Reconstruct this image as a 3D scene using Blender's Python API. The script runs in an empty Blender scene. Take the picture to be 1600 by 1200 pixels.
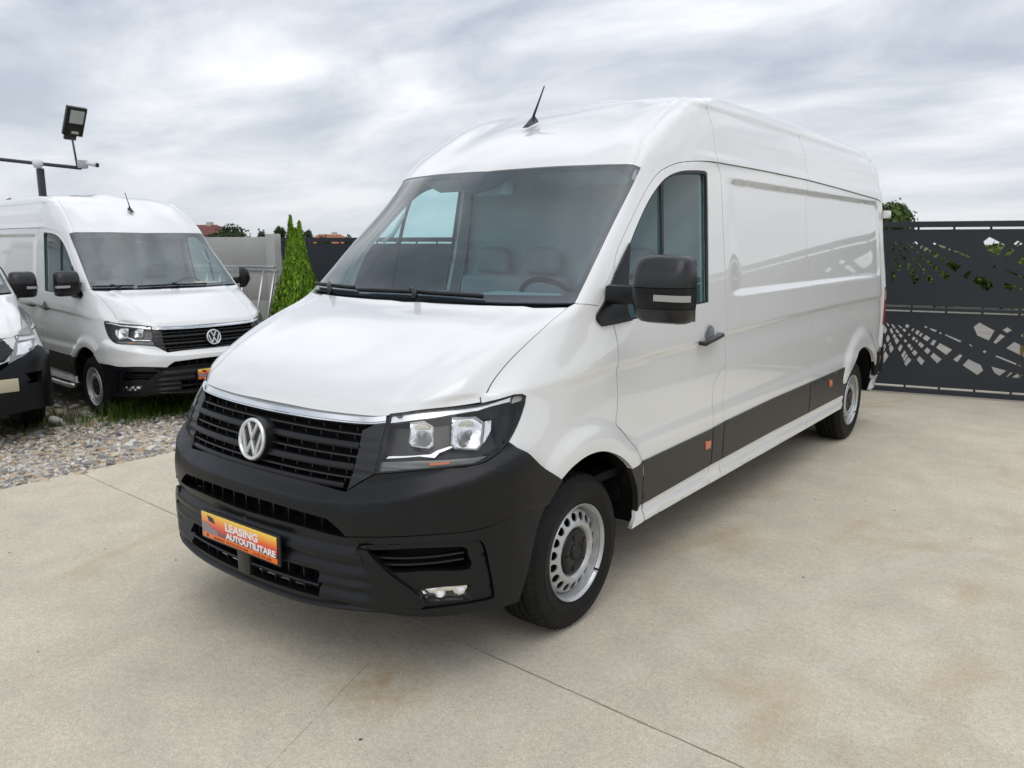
import bpy, bmesh, math, random
import numpy as np
from mathutils import Vector, Matrix
from mathutils.bvhtree import BVHTree
from mathutils.geometry import delaunay_2d_cdt
random.seed(7); RNG = np.random.default_rng(7)
sc = bpy.context.scene
COL = sc.collection
PI = math.pi

# ============================ CAMERA ======================================
cam = bpy.data.cameras.new('camera'); cam_o = bpy.data.objects.new('camera', cam); COL.objects.link(cam_o)
_yaw, _pit = -.657, -.177
cam_o.location = (2.760, -2.051, 1.695)
cam_o.rotation_euler = Vector((math.sin(_yaw)*math.cos(_pit), math.cos(_yaw)*math.cos(_pit), math.sin(_pit))).to_track_quat('-Z', 'Y').to_euler()
cam.sensor_width = 36; cam.lens = 36*1236.6/1600; cam.clip_start = .05; cam.clip_end = 2000
cam.dof.use_dof = True; cam.dof.focus_distance = 3.6; cam.dof.aperture_fstop = 7.0
sc.camera = cam_o

# ============================ SKY AND SUN =================================
SUN_EL, SUN_AZ = math.radians(58), math.radians(130)
w = bpy.data.worlds.new('World'); sc.world = w; w.use_nodes = True
nt = w.node_tree; nt.nodes.clear(); L = nt.links.new
def wn(t, **k):
    n = nt.nodes.new(t)
    for a, b in k.items(): setattr(n, a, b)
    return n
out = wn('ShaderNodeOutputWorld')
sky = wn('ShaderNodeTexSky', sky_type='NISHITA', sun_disc=False)
sky.sun_elevation = SUN_EL; sky.sun_rotation = SUN_AZ
bg1 = wn('ShaderNodeBackground'); bg1.inputs[1].default_value = .10
L(sky.outputs[0], bg1.inputs[0])
tc = wn('ShaderNodeTexCoord'); sep = wn('ShaderNodeSeparateXYZ'); L(tc.outputs['Generated'], sep.inputs[0])
def mth(op, a, b=None, clamp=False):
    n = wn('ShaderNodeMath', operation=op); n.use_clamp = clamp
    for i, v in enumerate((a, b)):
        if v is None: continue
        if isinstance(v, (int, float)): n.inputs[i].default_value = v
        else: L(v, n.inputs[i])
    return n.outputs[0]
zc = mth('ADD', mth('MAXIMUM', sep.outputs[2], 0.0), .16)
cmb = wn('ShaderNodeCombineXYZ'); L(mth('DIVIDE', sep.outputs[0], zc), cmb.inputs[0]); L(mth('DIVIDE', sep.outputs[1], zc), cmb.inputs[1])
mp = wn('ShaderNodeMapping'); mp.inputs['Rotation'].default_value = (0, 0, .95); mp.inputs['Scale'].default_value = (.72, 1.15, 1); mp.inputs['Location'].default_value = (1.3, 6.1, 0)
L(cmb.outputs[0], mp.inputs[0])
n1 = wn('ShaderNodeTexNoise'); n1.inputs['Scale'].default_value = 1.4; n1.inputs['Detail'].default_value = 9; n1.inputs['Roughness'].default_value = .56; n1.inputs['Distortion'].default_value = .35
L(mp.outputs[0], n1.inputs[0])
n2 = wn('ShaderNodeTexNoise'); n2.inputs['Scale'].default_value = .45; n2.inputs['Detail'].default_value = 4
L(mp.outputs[0], n2.inputs[0])
mix = mth('ADD', mth('MULTIPLY', n1.outputs[0], .62), mth('MULTIPLY', n2.outputs[0], .38))
cr = wn('ShaderNodeValToRGB'); e = cr.color_ramp.elements
e[0].position = .40; e[0].color = (.50, .555, .64, 1); e[1].position = .61; e[1].color = (.86, .87, .90, 1)
q = e.new(.46); q.color = (.585, .63, .70, 1); q = e.new(.54); q.color = (.735, .755, .80, 1)
L(mix, cr.inputs[0])
hz = wn('ShaderNodeMix', data_type='RGBA'); hf = mth('POWER', mth('SUBTRACT', 1.0, mth('MULTIPLY', mth('MAXIMUM', sep.outputs[2], 0.0), 3.2), True), 2.0)
L(mth('MULTIPLY', hf, .75), hz.inputs[0]); L(cr.outputs[0], hz.inputs[6]); hz.inputs[7].default_value = (.70, .735, .77, 1)
bg2 = wn('ShaderNodeBackground'); L(hz.outputs[2], bg2.inputs[0])
zp = mth('MAXIMUM', sep.outputs[2], 0.0); cc = mth('ADD', mth('MULTIPLY', mth('MULTIPLY', mth('SUBTRACT', mix, .5), 4.5), zp), 1.0)   # thick and thin cloud overhead
L(mth('MULTIPLY', mth('ADD', mth('MULTIPLY', zp, .42), .87), mth('MAXIMUM', cc, .25)), bg2.inputs[1])   # an overcast sky is brighter overhead
ms = wn('ShaderNodeMixShader'); ms.inputs[0].default_value = .95
L(bg1.outputs[0], ms.inputs[1]); L(bg2.outputs[0], ms.inputs[2]); L(ms.outputs[0], out.inputs[0])
sun = bpy.data.lights.new('sun', 'SUN'); sun.energy = .5; sun.angle = math.radians(40); sun.color = (1, .965, .92)
sun_o = bpy.data.objects.new('sun', sun); COL.objects.link(sun_o)
sd = Vector((math.sin(SUN_AZ)*math.cos(SUN_EL), math.cos(SUN_AZ)*math.cos(SUN_EL), math.sin(SUN_EL)))
sun_o.rotation_euler = sd.to_track_quat('Z', 'Y').to_euler()
vs_ = sc.view_settings; vs_.view_transform = 'Standard'; vs_.look = 'None'; vs_.exposure = 0.28; vs_.gamma = 1; vs_.use_curve_mapping = False

# ============================ MATERIALS ===================================
def M(name, col=(.5, .5, .5), rough=.5, metal=0, coat=0, spec=.5, noise=None, bump=None, emit=None):
    m = bpy.data.materials.new(name); m.use_nodes = True; nt = m.node_tree; b = nt.nodes['Principled BSDF']
    b.inputs['Base Color'].default_value = (*col, 1); b.inputs['Roughness'].default_value = rough; b.inputs['Metallic'].default_value = metal
    b.inputs['Coat Weight'].default_value = coat; b.inputs['Coat Roughness'].default_value = .03; b.inputs['Specular IOR Level'].default_value = spec
    if noise or bump:
        tc = nt.nodes.new('ShaderNodeTexCoord')
    if noise:   # (scale, col2, lo, hi)
        n = nt.nodes.new('ShaderNodeTexNoise'); n.inputs['Scale'].default_value = noise[0]; n.inputs['Detail'].default_value = 8
        nt.links.new(tc.outputs['Object'], n.inputs[0])
        r = nt.nodes.new('ShaderNodeValToRGB'); r.color_ramp.elements[0].position = noise[2]; r.color_ramp.elements[1].position = noise[3]
        r.color_ramp.elements[0].color = (*col, 1); r.color_ramp.elements[1].color = (*noise[1], 1)
        nt.links.new(n.outputs[0], r.inputs[0]); nt.links.new(r.outputs[0], b.inputs['Base Color'])
    if bump:    # (scale, strength, distance)
        n = nt.nodes.new('ShaderNodeTexNoise'); n.inputs['Scale'].default_value = bump[0]; n.inputs['Detail'].default_value = 4
        nt.links.new(tc.outputs['Object'], n.inputs[0])
        bp = nt.nodes.new('ShaderNodeBump'); bp.inputs['Strength'].default_value = bump[1]; bp.inputs['Distance'].default_value = bump[2]
        nt.links.new(n.outputs[0], bp.inputs['Height']); nt.links.new(bp.outputs[0], b.inputs['Normal'])
    if emit:
        b.inputs['Emission Color'].default_value = (*col, 1); b.inputs['Emission Strength'].default_value = emit
    return m
def glassmat(name, tint, k=1.0, rough=.0):
    m = bpy.data.materials.new(name); m.use_nodes = True; nt = m.node_tree; nt.nodes.clear()
    o = nt.nodes.new('ShaderNodeOutputMaterial'); t = nt.nodes.new('ShaderNodeBsdfTransparent'); g = nt.nodes.new('ShaderNodeBsdfGlossy')
    t.inputs[0].default_value = (*tint, 1); g.inputs['Roughness'].default_value = rough; g.inputs[0].default_value = (1, 1, 1, 1)
    f = nt.nodes.new('ShaderNodeLayerWeight'); f.inputs[0].default_value = .5   # facing: the same from both sides of a thin pane
    pw = nt.nodes.new('ShaderNodeMath'); pw.operation = 'POWER'; pw.inputs[1].default_value = 5.0; nt.links.new(f.outputs['Facing'], pw.inputs[0])
    mm = nt.nodes.new('ShaderNodeMath'); mm.operation = 'MULTIPLY_ADD'; mm.inputs[1].default_value = .9; mm.inputs[2].default_value = .04*k; mm.use_clamp = True
    x = nt.nodes.new('ShaderNodeMixShader'); nt.links.new(pw.outputs[0], mm.inputs[0]); nt.links.new(mm.outputs[0], x.inputs[0])
    nt.links.new(t.outputs[0], x.inputs[1]); nt.links.new(g.outputs[0], x.inputs[2]); nt.links.new(x.outputs[0], o.inputs[0])
    return m
def attrmat(name, rough=.8, spec=.3, trans=0.0, bump=None):
    m = M(name, rough=rough, spec=spec, bump=bump); nt = m.node_tree; a = nt.nodes.new('ShaderNodeAttribute'); a.attribute_name = 'col'
    nt.links.new(a.outputs['Color'], nt.nodes['Principled BSDF'].inputs['Base Color'])
    if trans:
        t = nt.nodes.new('ShaderNodeBsdfTranslucent'); nt.links.new(a.outputs['Color'], t.inputs[0])
        x = nt.nodes.new('ShaderNodeMixShader'); x.inputs[0].default_value = trans
        o = nt.nodes['Material Output']; nt.links.new(nt.nodes['Principled BSDF'].outputs[0], x.inputs[1]); nt.links.new(t.outputs[0], x.inputs[2]); nt.links.new(x.outputs[0], o.inputs[0])
    return m
m_white = M('white_paint', (.775, .775, .762), .30, coat=1.0, noise=(1.3, (.75, .747, .727), .35, .8)); m_white.node_tree.nodes['Principled BSDF'].inputs['Coat IOR'].default_value = 1.65
m_black = M('black_grained_plastic', (.0045, .005, .0065), .34, spec=.33, noise=(6, (.008, .0085, .010), .3, .8), bump=(900, .12, .0006))
m_blackg = M('black_smooth_plastic', (.012, .012, .013), .30, spec=.5)
m_strip = M('grey_strip_plastic', (.024, .022, .019), .42, spec=.5, bump=(900, .1, .0005))
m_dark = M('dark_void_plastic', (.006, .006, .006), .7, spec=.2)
m_rubber = M('tyre_rubber', (.0065, .0065, .0065), .60, spec=.22, noise=(14, (.012, .0115, .011), .35, .8), bump=(300, .15, .001))
m_seal = M('rubber_seal', (.010, .010, .010), .5)
m_steel = M('silver_wheel_paint', (.50, .505, .51), .30, metal=.5, noise=(9, (.38, .375, .365), .45, .85))
m_chrome = M('chrome', (.80, .82, .84), .07, metal=1)
m_reflector = M('lamp_reflector', (.86, .86, .86), .10, metal=1, bump=(38, .5, .004))
m_lampgrey = M('lamp_grey_plastic', (.30, .31, .32), .3, metal=.4)
m_lampwhite = M('lamp_white_plastic', (.75, .77, .78), .25)
m_ribdark = M('ribbed_smoked_plastic', (.13, .13, .125), .22, coat=.4)
m_ribbed = M('ribbed_clear_plastic', (.38, .38, .37), .2, coat=.5)
m_amber = M('amber_lamp', (.55, .16, .05), .3, coat=.5)
m_orange = M('orange_reflector', (.62, .10, .015), .25, coat=.8)
m_red = M('red_lamp', (.25, .006, .02), .2, coat=.8)
m_badge = M('badge_silver', (.80, .81, .82), .16, metal=.55)
m_satin = M('satin_chrome', (.82, .83, .84), .22, metal=.8)
m_glass = glassmat('windscreen_glass', (.74, .93, .96), 3.0)
m_glass2 = glassmat('side_window_glass', (.62, .80, .80), 1.7)
m_lens = glassmat('lamp_lens', (.98, .98, .98), .8)
m_frit = M('black_glass_border', (.024, .019, .026), .35, spec=.2)
m_cabin = M('cab_trim', (.45, .49, .50), .75)
m_cabl = M('cab_light_trim', (.50, .52, .51), .75)
m_dash = M('dashboard_plastic', (.22, .25, .26), .7, bump=(400, .2, .001))
m_seat = M('seat_cloth', (.26, .28, .29), .9, bump=(250, .4, .002))
m_mirrorg = M('mirror_glass', (.75, .78, .80), .02, metal=1)

# ============================ VAN BODY SURFACE (one smooth spline sheet) ===
def body_grid():
    XS=[(.22,.965),(.30,.972),(.45,.983),(.60,.988),(.75,.990),(.90,.992),(1.05,.992),(1.2,.990),(1.3,.980),(1.42,.966),(1.6,.944),(1.8,.921),(1.95,.906),(2.06,.894),(2.14,.884),(2.25,.866),(2.36,.842),(2.45,.800),(2.51,.740)]
    def X(z): return float(np.interp(z,[a for a,b in XS],[b for a,b in XS]))
    # plan of the nose (x, y) for columns 0..6
    PL=[(0,-.255),(.30,-.241),(.56,-.196),(.745,-.112),(.872,.035),(.948,.21),(.980,.42)]
    rows=[]
    def side(z,ys=(.80,1.3,2.2,3.8,5.2,5.80),rear=6.11,xf=1.0):
        x=X(z); o=[(x*xf if i==0 else x,y,z) for i,y in enumerate(ys)]
        return o+[(x-.030,rear-.13,z),(x-.12,rear-.02,z),(0,rear,z)]
    # lower front rows: (z, nose shift in y, corner scale)
    for z,dy,zz in ((.24,.035,.24),(.33,.0,.30),(.45,-.008,.45),(.60,.0,.60),(.745,.03,.75),(.90,.072,.90)):
        r=[]
        for i,(x,y) in enumerate(PL):
            k=[1,1,1,.9,.7,.4,.1][i]
            r.append((x*(1 if z>.3 else .985), y+dy*k, z+(zz-z)*(i/6)))
        rows.append(r+side(zz))
    # hood leading edge
    rows.append([(0,-.098,1.055),(.29,-.085,1.057),(.51,-.055,1.060),(.645,-.003,1.064),(.76,.095,1.072),(.845,.235,1.088),(.930,.38,1.085)]+side(1.07,xf=.995))
    rows.append([(0,-.060,1.098),(.30,-.045,1.100),(.52,.000,1.104),(.67,.045,1.112),(.775,.135,1.120),(.848,.265,1.125),(.932,.42,1.130)]+side(1.14,xf=.993))
    rows.append([(0,.055,1.170),(.31,.068,1.172),(.54,.105,1.174),(.69,.155,1.184),(.79,.24,1.188),(.852,.36,1.185),(.930,.52,1.185)]+side(1.20,ys=(.86,1.3,2.2,3.8,5.2,5.80),xf=.990))
    rows.append([(0,.26,1.268),(.31,.27,1.270),(.55,.30,1.268),(.71,.34,1.276),(.805,.41,1.274),(.862,.51,1.266),(.925,.66,1.268)]+side(1.28,ys=(.93,1.35,2.2,3.8,5.2,5.80),xf=.984))
    rows.append([(0,.48,1.350),(.31,.49,1.352),(.55,.52,1.350),(.72,.565,1.356),(.82,.615,1.356),(.880,.69,1.352),(.925,.81,1.352)]+side(1.355,ys=(1.0,1.4,2.2,3.8,5.2,5.80),xf=.982))
    rows.append([(0,.700,1.418),(.31,.712,1.421),(.55,.740,1.424),(.72,.775,1.427),(.83,.806,1.429),(.897,.840,1.430),(.930,.935,1.430)]+side(1.43,ys=(1.10,1.45,2.2,3.8,5.2,5.80),xf=.990))
    rows.append([(0,.865,1.590),(.303,.878,1.592),(.538,.906,1.590),(.705,.942,1.586),(.81,.972,1.585),(.875,1.005,1.584),(.912,1.090,1.584)]+side(1.60,ys=(1.27,1.6,2.3,3.8,5.2,5.80),xf=.992))
    rows.append([(0,1.030,1.768),(.297,1.043,1.766),(.525,1.071,1.760),(.690,1.108,1.752),(.792,1.141,1.747),(.855,1.176,1.744),(.890,1.265,1.744)]+side(1.76,ys=(1.45,1.75,2.4,3.8,5.2,5.80),xf=.990))
    rows.append([(0,1.190,1.930),(.29,1.204,1.925),(.512,1.232,1.916),(.675,1.268,1.905),(.775,1.304,1.898),(.836,1.341,1.894),(.868,1.435,1.900)]+side(1.92,ys=(1.62,1.9,2.5,3.8,5.2,5.80),xf=.988))
    rows.append([(0,1.325,2.078),(.28,1.342,2.074),(.498,1.370,2.066),(.655,1.406,2.055),(.755,1.442,2.050),(.818,1.480,2.050),(.846,1.575,2.060)]+side(2.075,ys=(1.77,2.0,2.55,3.8,5.2,5.80),xf=.985))
    rows.append([(0,1.46,2.185),(.27,1.475,2.182),(.48,1.505,2.174),(.638,1.535,2.176),(.742,1.568,2.173),(.806,1.605,2.168),(.838,1.695,2.165)]+side(2.17,ys=(1.87,2.1,2.6,3.8,5.2,5.78),rear=6.09,xf=.984))
    rows.append([(0,1.66,2.305),(.26,1.675,2.302),(.46,1.705,2.294),(.610,1.730,2.304),(.715,1.762,2.301),(.785,1.80,2.294),(.820,1.87,2.284)]+side(2.27,ys=(2.0,2.2,2.65,3.8,5.2,5.78),rear=6.08,xf=.986))
    rows.append([(0,1.92,2.420),(.25,1.93,2.416),(.44,1.95,2.408),(.595,1.965,2.420),(.695,1.985,2.416),(.768,2.015,2.408),(.808,2.08,2.394)]+side(2.37,ys=(2.16,2.35,2.75,3.8,5.15,5.75),rear=6.055,xf=.985))
    rows.append([(0,2.20,2.508),(.24,2.203,2.508),(.42,2.21,2.506),(.57,2.22,2.502),(.67,2.235,2.494),(.735,2.255,2.483),(.772,2.285,2.472)]+[(.787,2.34,2.464),(.792,2.5,2.455),(.797,2.9,2.458),(.797,3.9,2.458),(.795,5.1,2.450),(.790,5.70,2.442),(.770,5.90,2.435),(.67,6.0,2.425),(0,6.03,2.43)])
    rows.append([(0,2.45,2.578),(.22,2.45,2.557),(.39,2.455,2.553),(.51,2.465,2.548),(.60,2.48,2.540),(.655,2.50,2.533),(.695,2.53,2.526)]+[(.720,2.60,2.522),(.735,2.75,2.520),(.738,3.1,2.518),(.738,4.0,2.516),(.736,5.0,2.506),(.732,5.62,2.496),(.71,5.82,2.486),(.61,5.91,2.478),(0,5.94,2.482)])
    rows.append([(0,2.72,2.578),(.16,2.72,2.577),(.28,2.725,2.574),(.36,2.735,2.570),(.43,2.75,2.566),(.47,2.78,2.563),(.50,2.83,2.560)]+[(.52,2.92,2.559),(.53,3.1,2.559),(.53,3.4,2.559),(.53,4.1,2.557),(.53,4.9,2.545),(.52,5.3,2.530),(.50,5.5,2.520),(.42,5.6,2.516),(0,5.63,2.52)])
    rows.append([(0,3.0,2.586),(.08,3.0,2.586),(.14,3.0,2.585),(.18,3.01,2.584),(.21,3.03,2.584),(.24,3.07,2.583),(.255,3.12,2.583)]+[(.26,3.2,2.583),(.265,3.35,2.583),(.265,3.6,2.583),(.265,4.1,2.580),(.265,4.7,2.566),(.26,5.05,2.552),(.25,5.2,2.545),(.20,5.28,2.541),(0,5.3,2.542)])
    rows.append([(0,y,2.588-.03*max(0,(y-4.1))) for y in (3.2,3.22,3.24,3.26,3.28,3.3,3.33,3.38,3.5,3.7,4.1,4.5,4.8,4.9,4.95,5.0)])
    return np.array(rows,float)
def bs_matrix(n):
    A=np.zeros((n,n))
    for i in range(n):
        A[i,i]=4/6
        if i>0:A[i,i-1]=1/6
        if i<n-1:A[i,i+1]=1/6
    # linear extrapolated ghosts: P[-1]=2P0-P1
    A[0,0]=1;A[0,1]=0;A[n-1,n-1]=1;A[n-1,n-2]=0
    return A

G = body_grid(); NR, NC = G.shape[:2]
def _solve(G):
    R = np.linalg.solve(bs_matrix(NR), G.reshape(NR, -1)).reshape(G.shape); o = np.zeros_like(G)
    for k in range(3):
        B = bs_matrix(NC)
        if k > 0:
            B[0, 0] = 4/6; B[0, 1] = 2/6; B[NC-1, NC-1] = 4/6; B[NC-1, NC-2] = 2/6
        o[:, :, k] = np.linalg.solve(B, R[:, :, k].T).T
    C = np.pad(o, ((1, 1), (1, 1), (0, 0)))
    C[0] = 2*C[1]-C[2]; C[-1] = 2*C[-2]-C[-3]
    C[:, 0] = C[:, 2]*[-1, 1, 1]; C[:, -1] = C[:, -3]*[-1, 1, 1]
    return C
CP = _solve(G)
def _bw(t): return np.stack([(1-t)**3, 3*t**3-6*t**2+4, -3*t**3+3*t**2+3*t+1, t**3], -1)/6
def _bd(t): return np.stack([-3*(1-t)**2, 9*t**2-12*t, -9*t**2+6*t+3, 3*t**2], -1)/6
def ev(V, U, normal=False):
    V = np.clip(np.asarray(V, float), 0, NR-1-1e-7); U = np.clip(np.asarray(U, float), 0, NC-1-1e-7)
    i = V.astype(int); j = U.astype(int); a = _bw(V-i); b = _bw(U-j); P = np.zeros(V.shape+(3,))
    if normal: da = _bd(V-i); db = _bd(U-j); Du = np.zeros_like(P); Dv = np.zeros_like(P)
    for k in range(4):
        for l in range(4):
            c = CP[i+k, j+l]; P += (a[..., k]*b[..., l])[..., None]*c
            if normal: Du += (a[..., k]*db[..., l])[..., None]*c; Dv += (da[..., k]*b[..., l])[..., None]*c
    if not normal: return P
    N = np.cross(Du, Dv); N /= np.maximum(np.linalg.norm(N, axis=-1, keepdims=True), 1e-9)
    return P, N
SS = 12
_v = np.linspace(0, NR-1, (NR-1)*SS+1); _u = np.linspace(0, NC-1, (NC-1)*SS+1)
_VV, _UU = np.meshgrid(_v, _u, indexing='ij'); GP = ev(_VV, _UU); GH, GW = GP.shape[:2]
_seg = np.linalg.norm(np.diff(GP[:17*SS:SS], axis=1), axis=2).mean(0); WU = np.concatenate([[0], np.cumsum(_seg)])
_seg = np.linalg.norm(np.diff(GP[:, ::SS*2], axis=0), axis=2).mean(1); WV = np.concatenate([[0], np.cumsum(_seg)])
def uv2w(uv): return np.stack([np.interp(uv[:, 0], _u, WU), np.interp(uv[:, 1], _v, WV)], 1)
def w2uv(w): return np.stack([np.interp(w[:, 0], WU, _u), np.interp(w[:, 1], WV, _v)], 1)
_vl = [tuple(x) for x in GP.reshape(-1, 3)]
BV = BVHTree.FromPolygons(_vl, [(i*GW+j, i*GW+j+1, (i+1)*GW+j+1, (i+1)*GW+j) for i in range(GH-1) for j in range(GW-1)])
def onto(pts):
    """3D points -> (u, v) of the nearest place on the body sheet"""
    o = []
    for p in pts:
        h = BV.find_nearest(Vector(p)); i, j = divmod(h[2], GW-1); q = np.array(h[0])
        p0 = GP[i, j]; eu = GP[i, j+1]-p0; evv = GP[i+1, j]-p0; d = q-p0
        A = np.array([[eu@eu, eu@evv], [eu@evv, evv@evv]])+1e-14*np.eye(2); s = np.linalg.solve(A, [d@eu, d@evv])
        o.append(((j+min(1, max(0, s[0])))/SS, (i+min(1, max(0, s[1])))/SS))
    return np.array(o)
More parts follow.
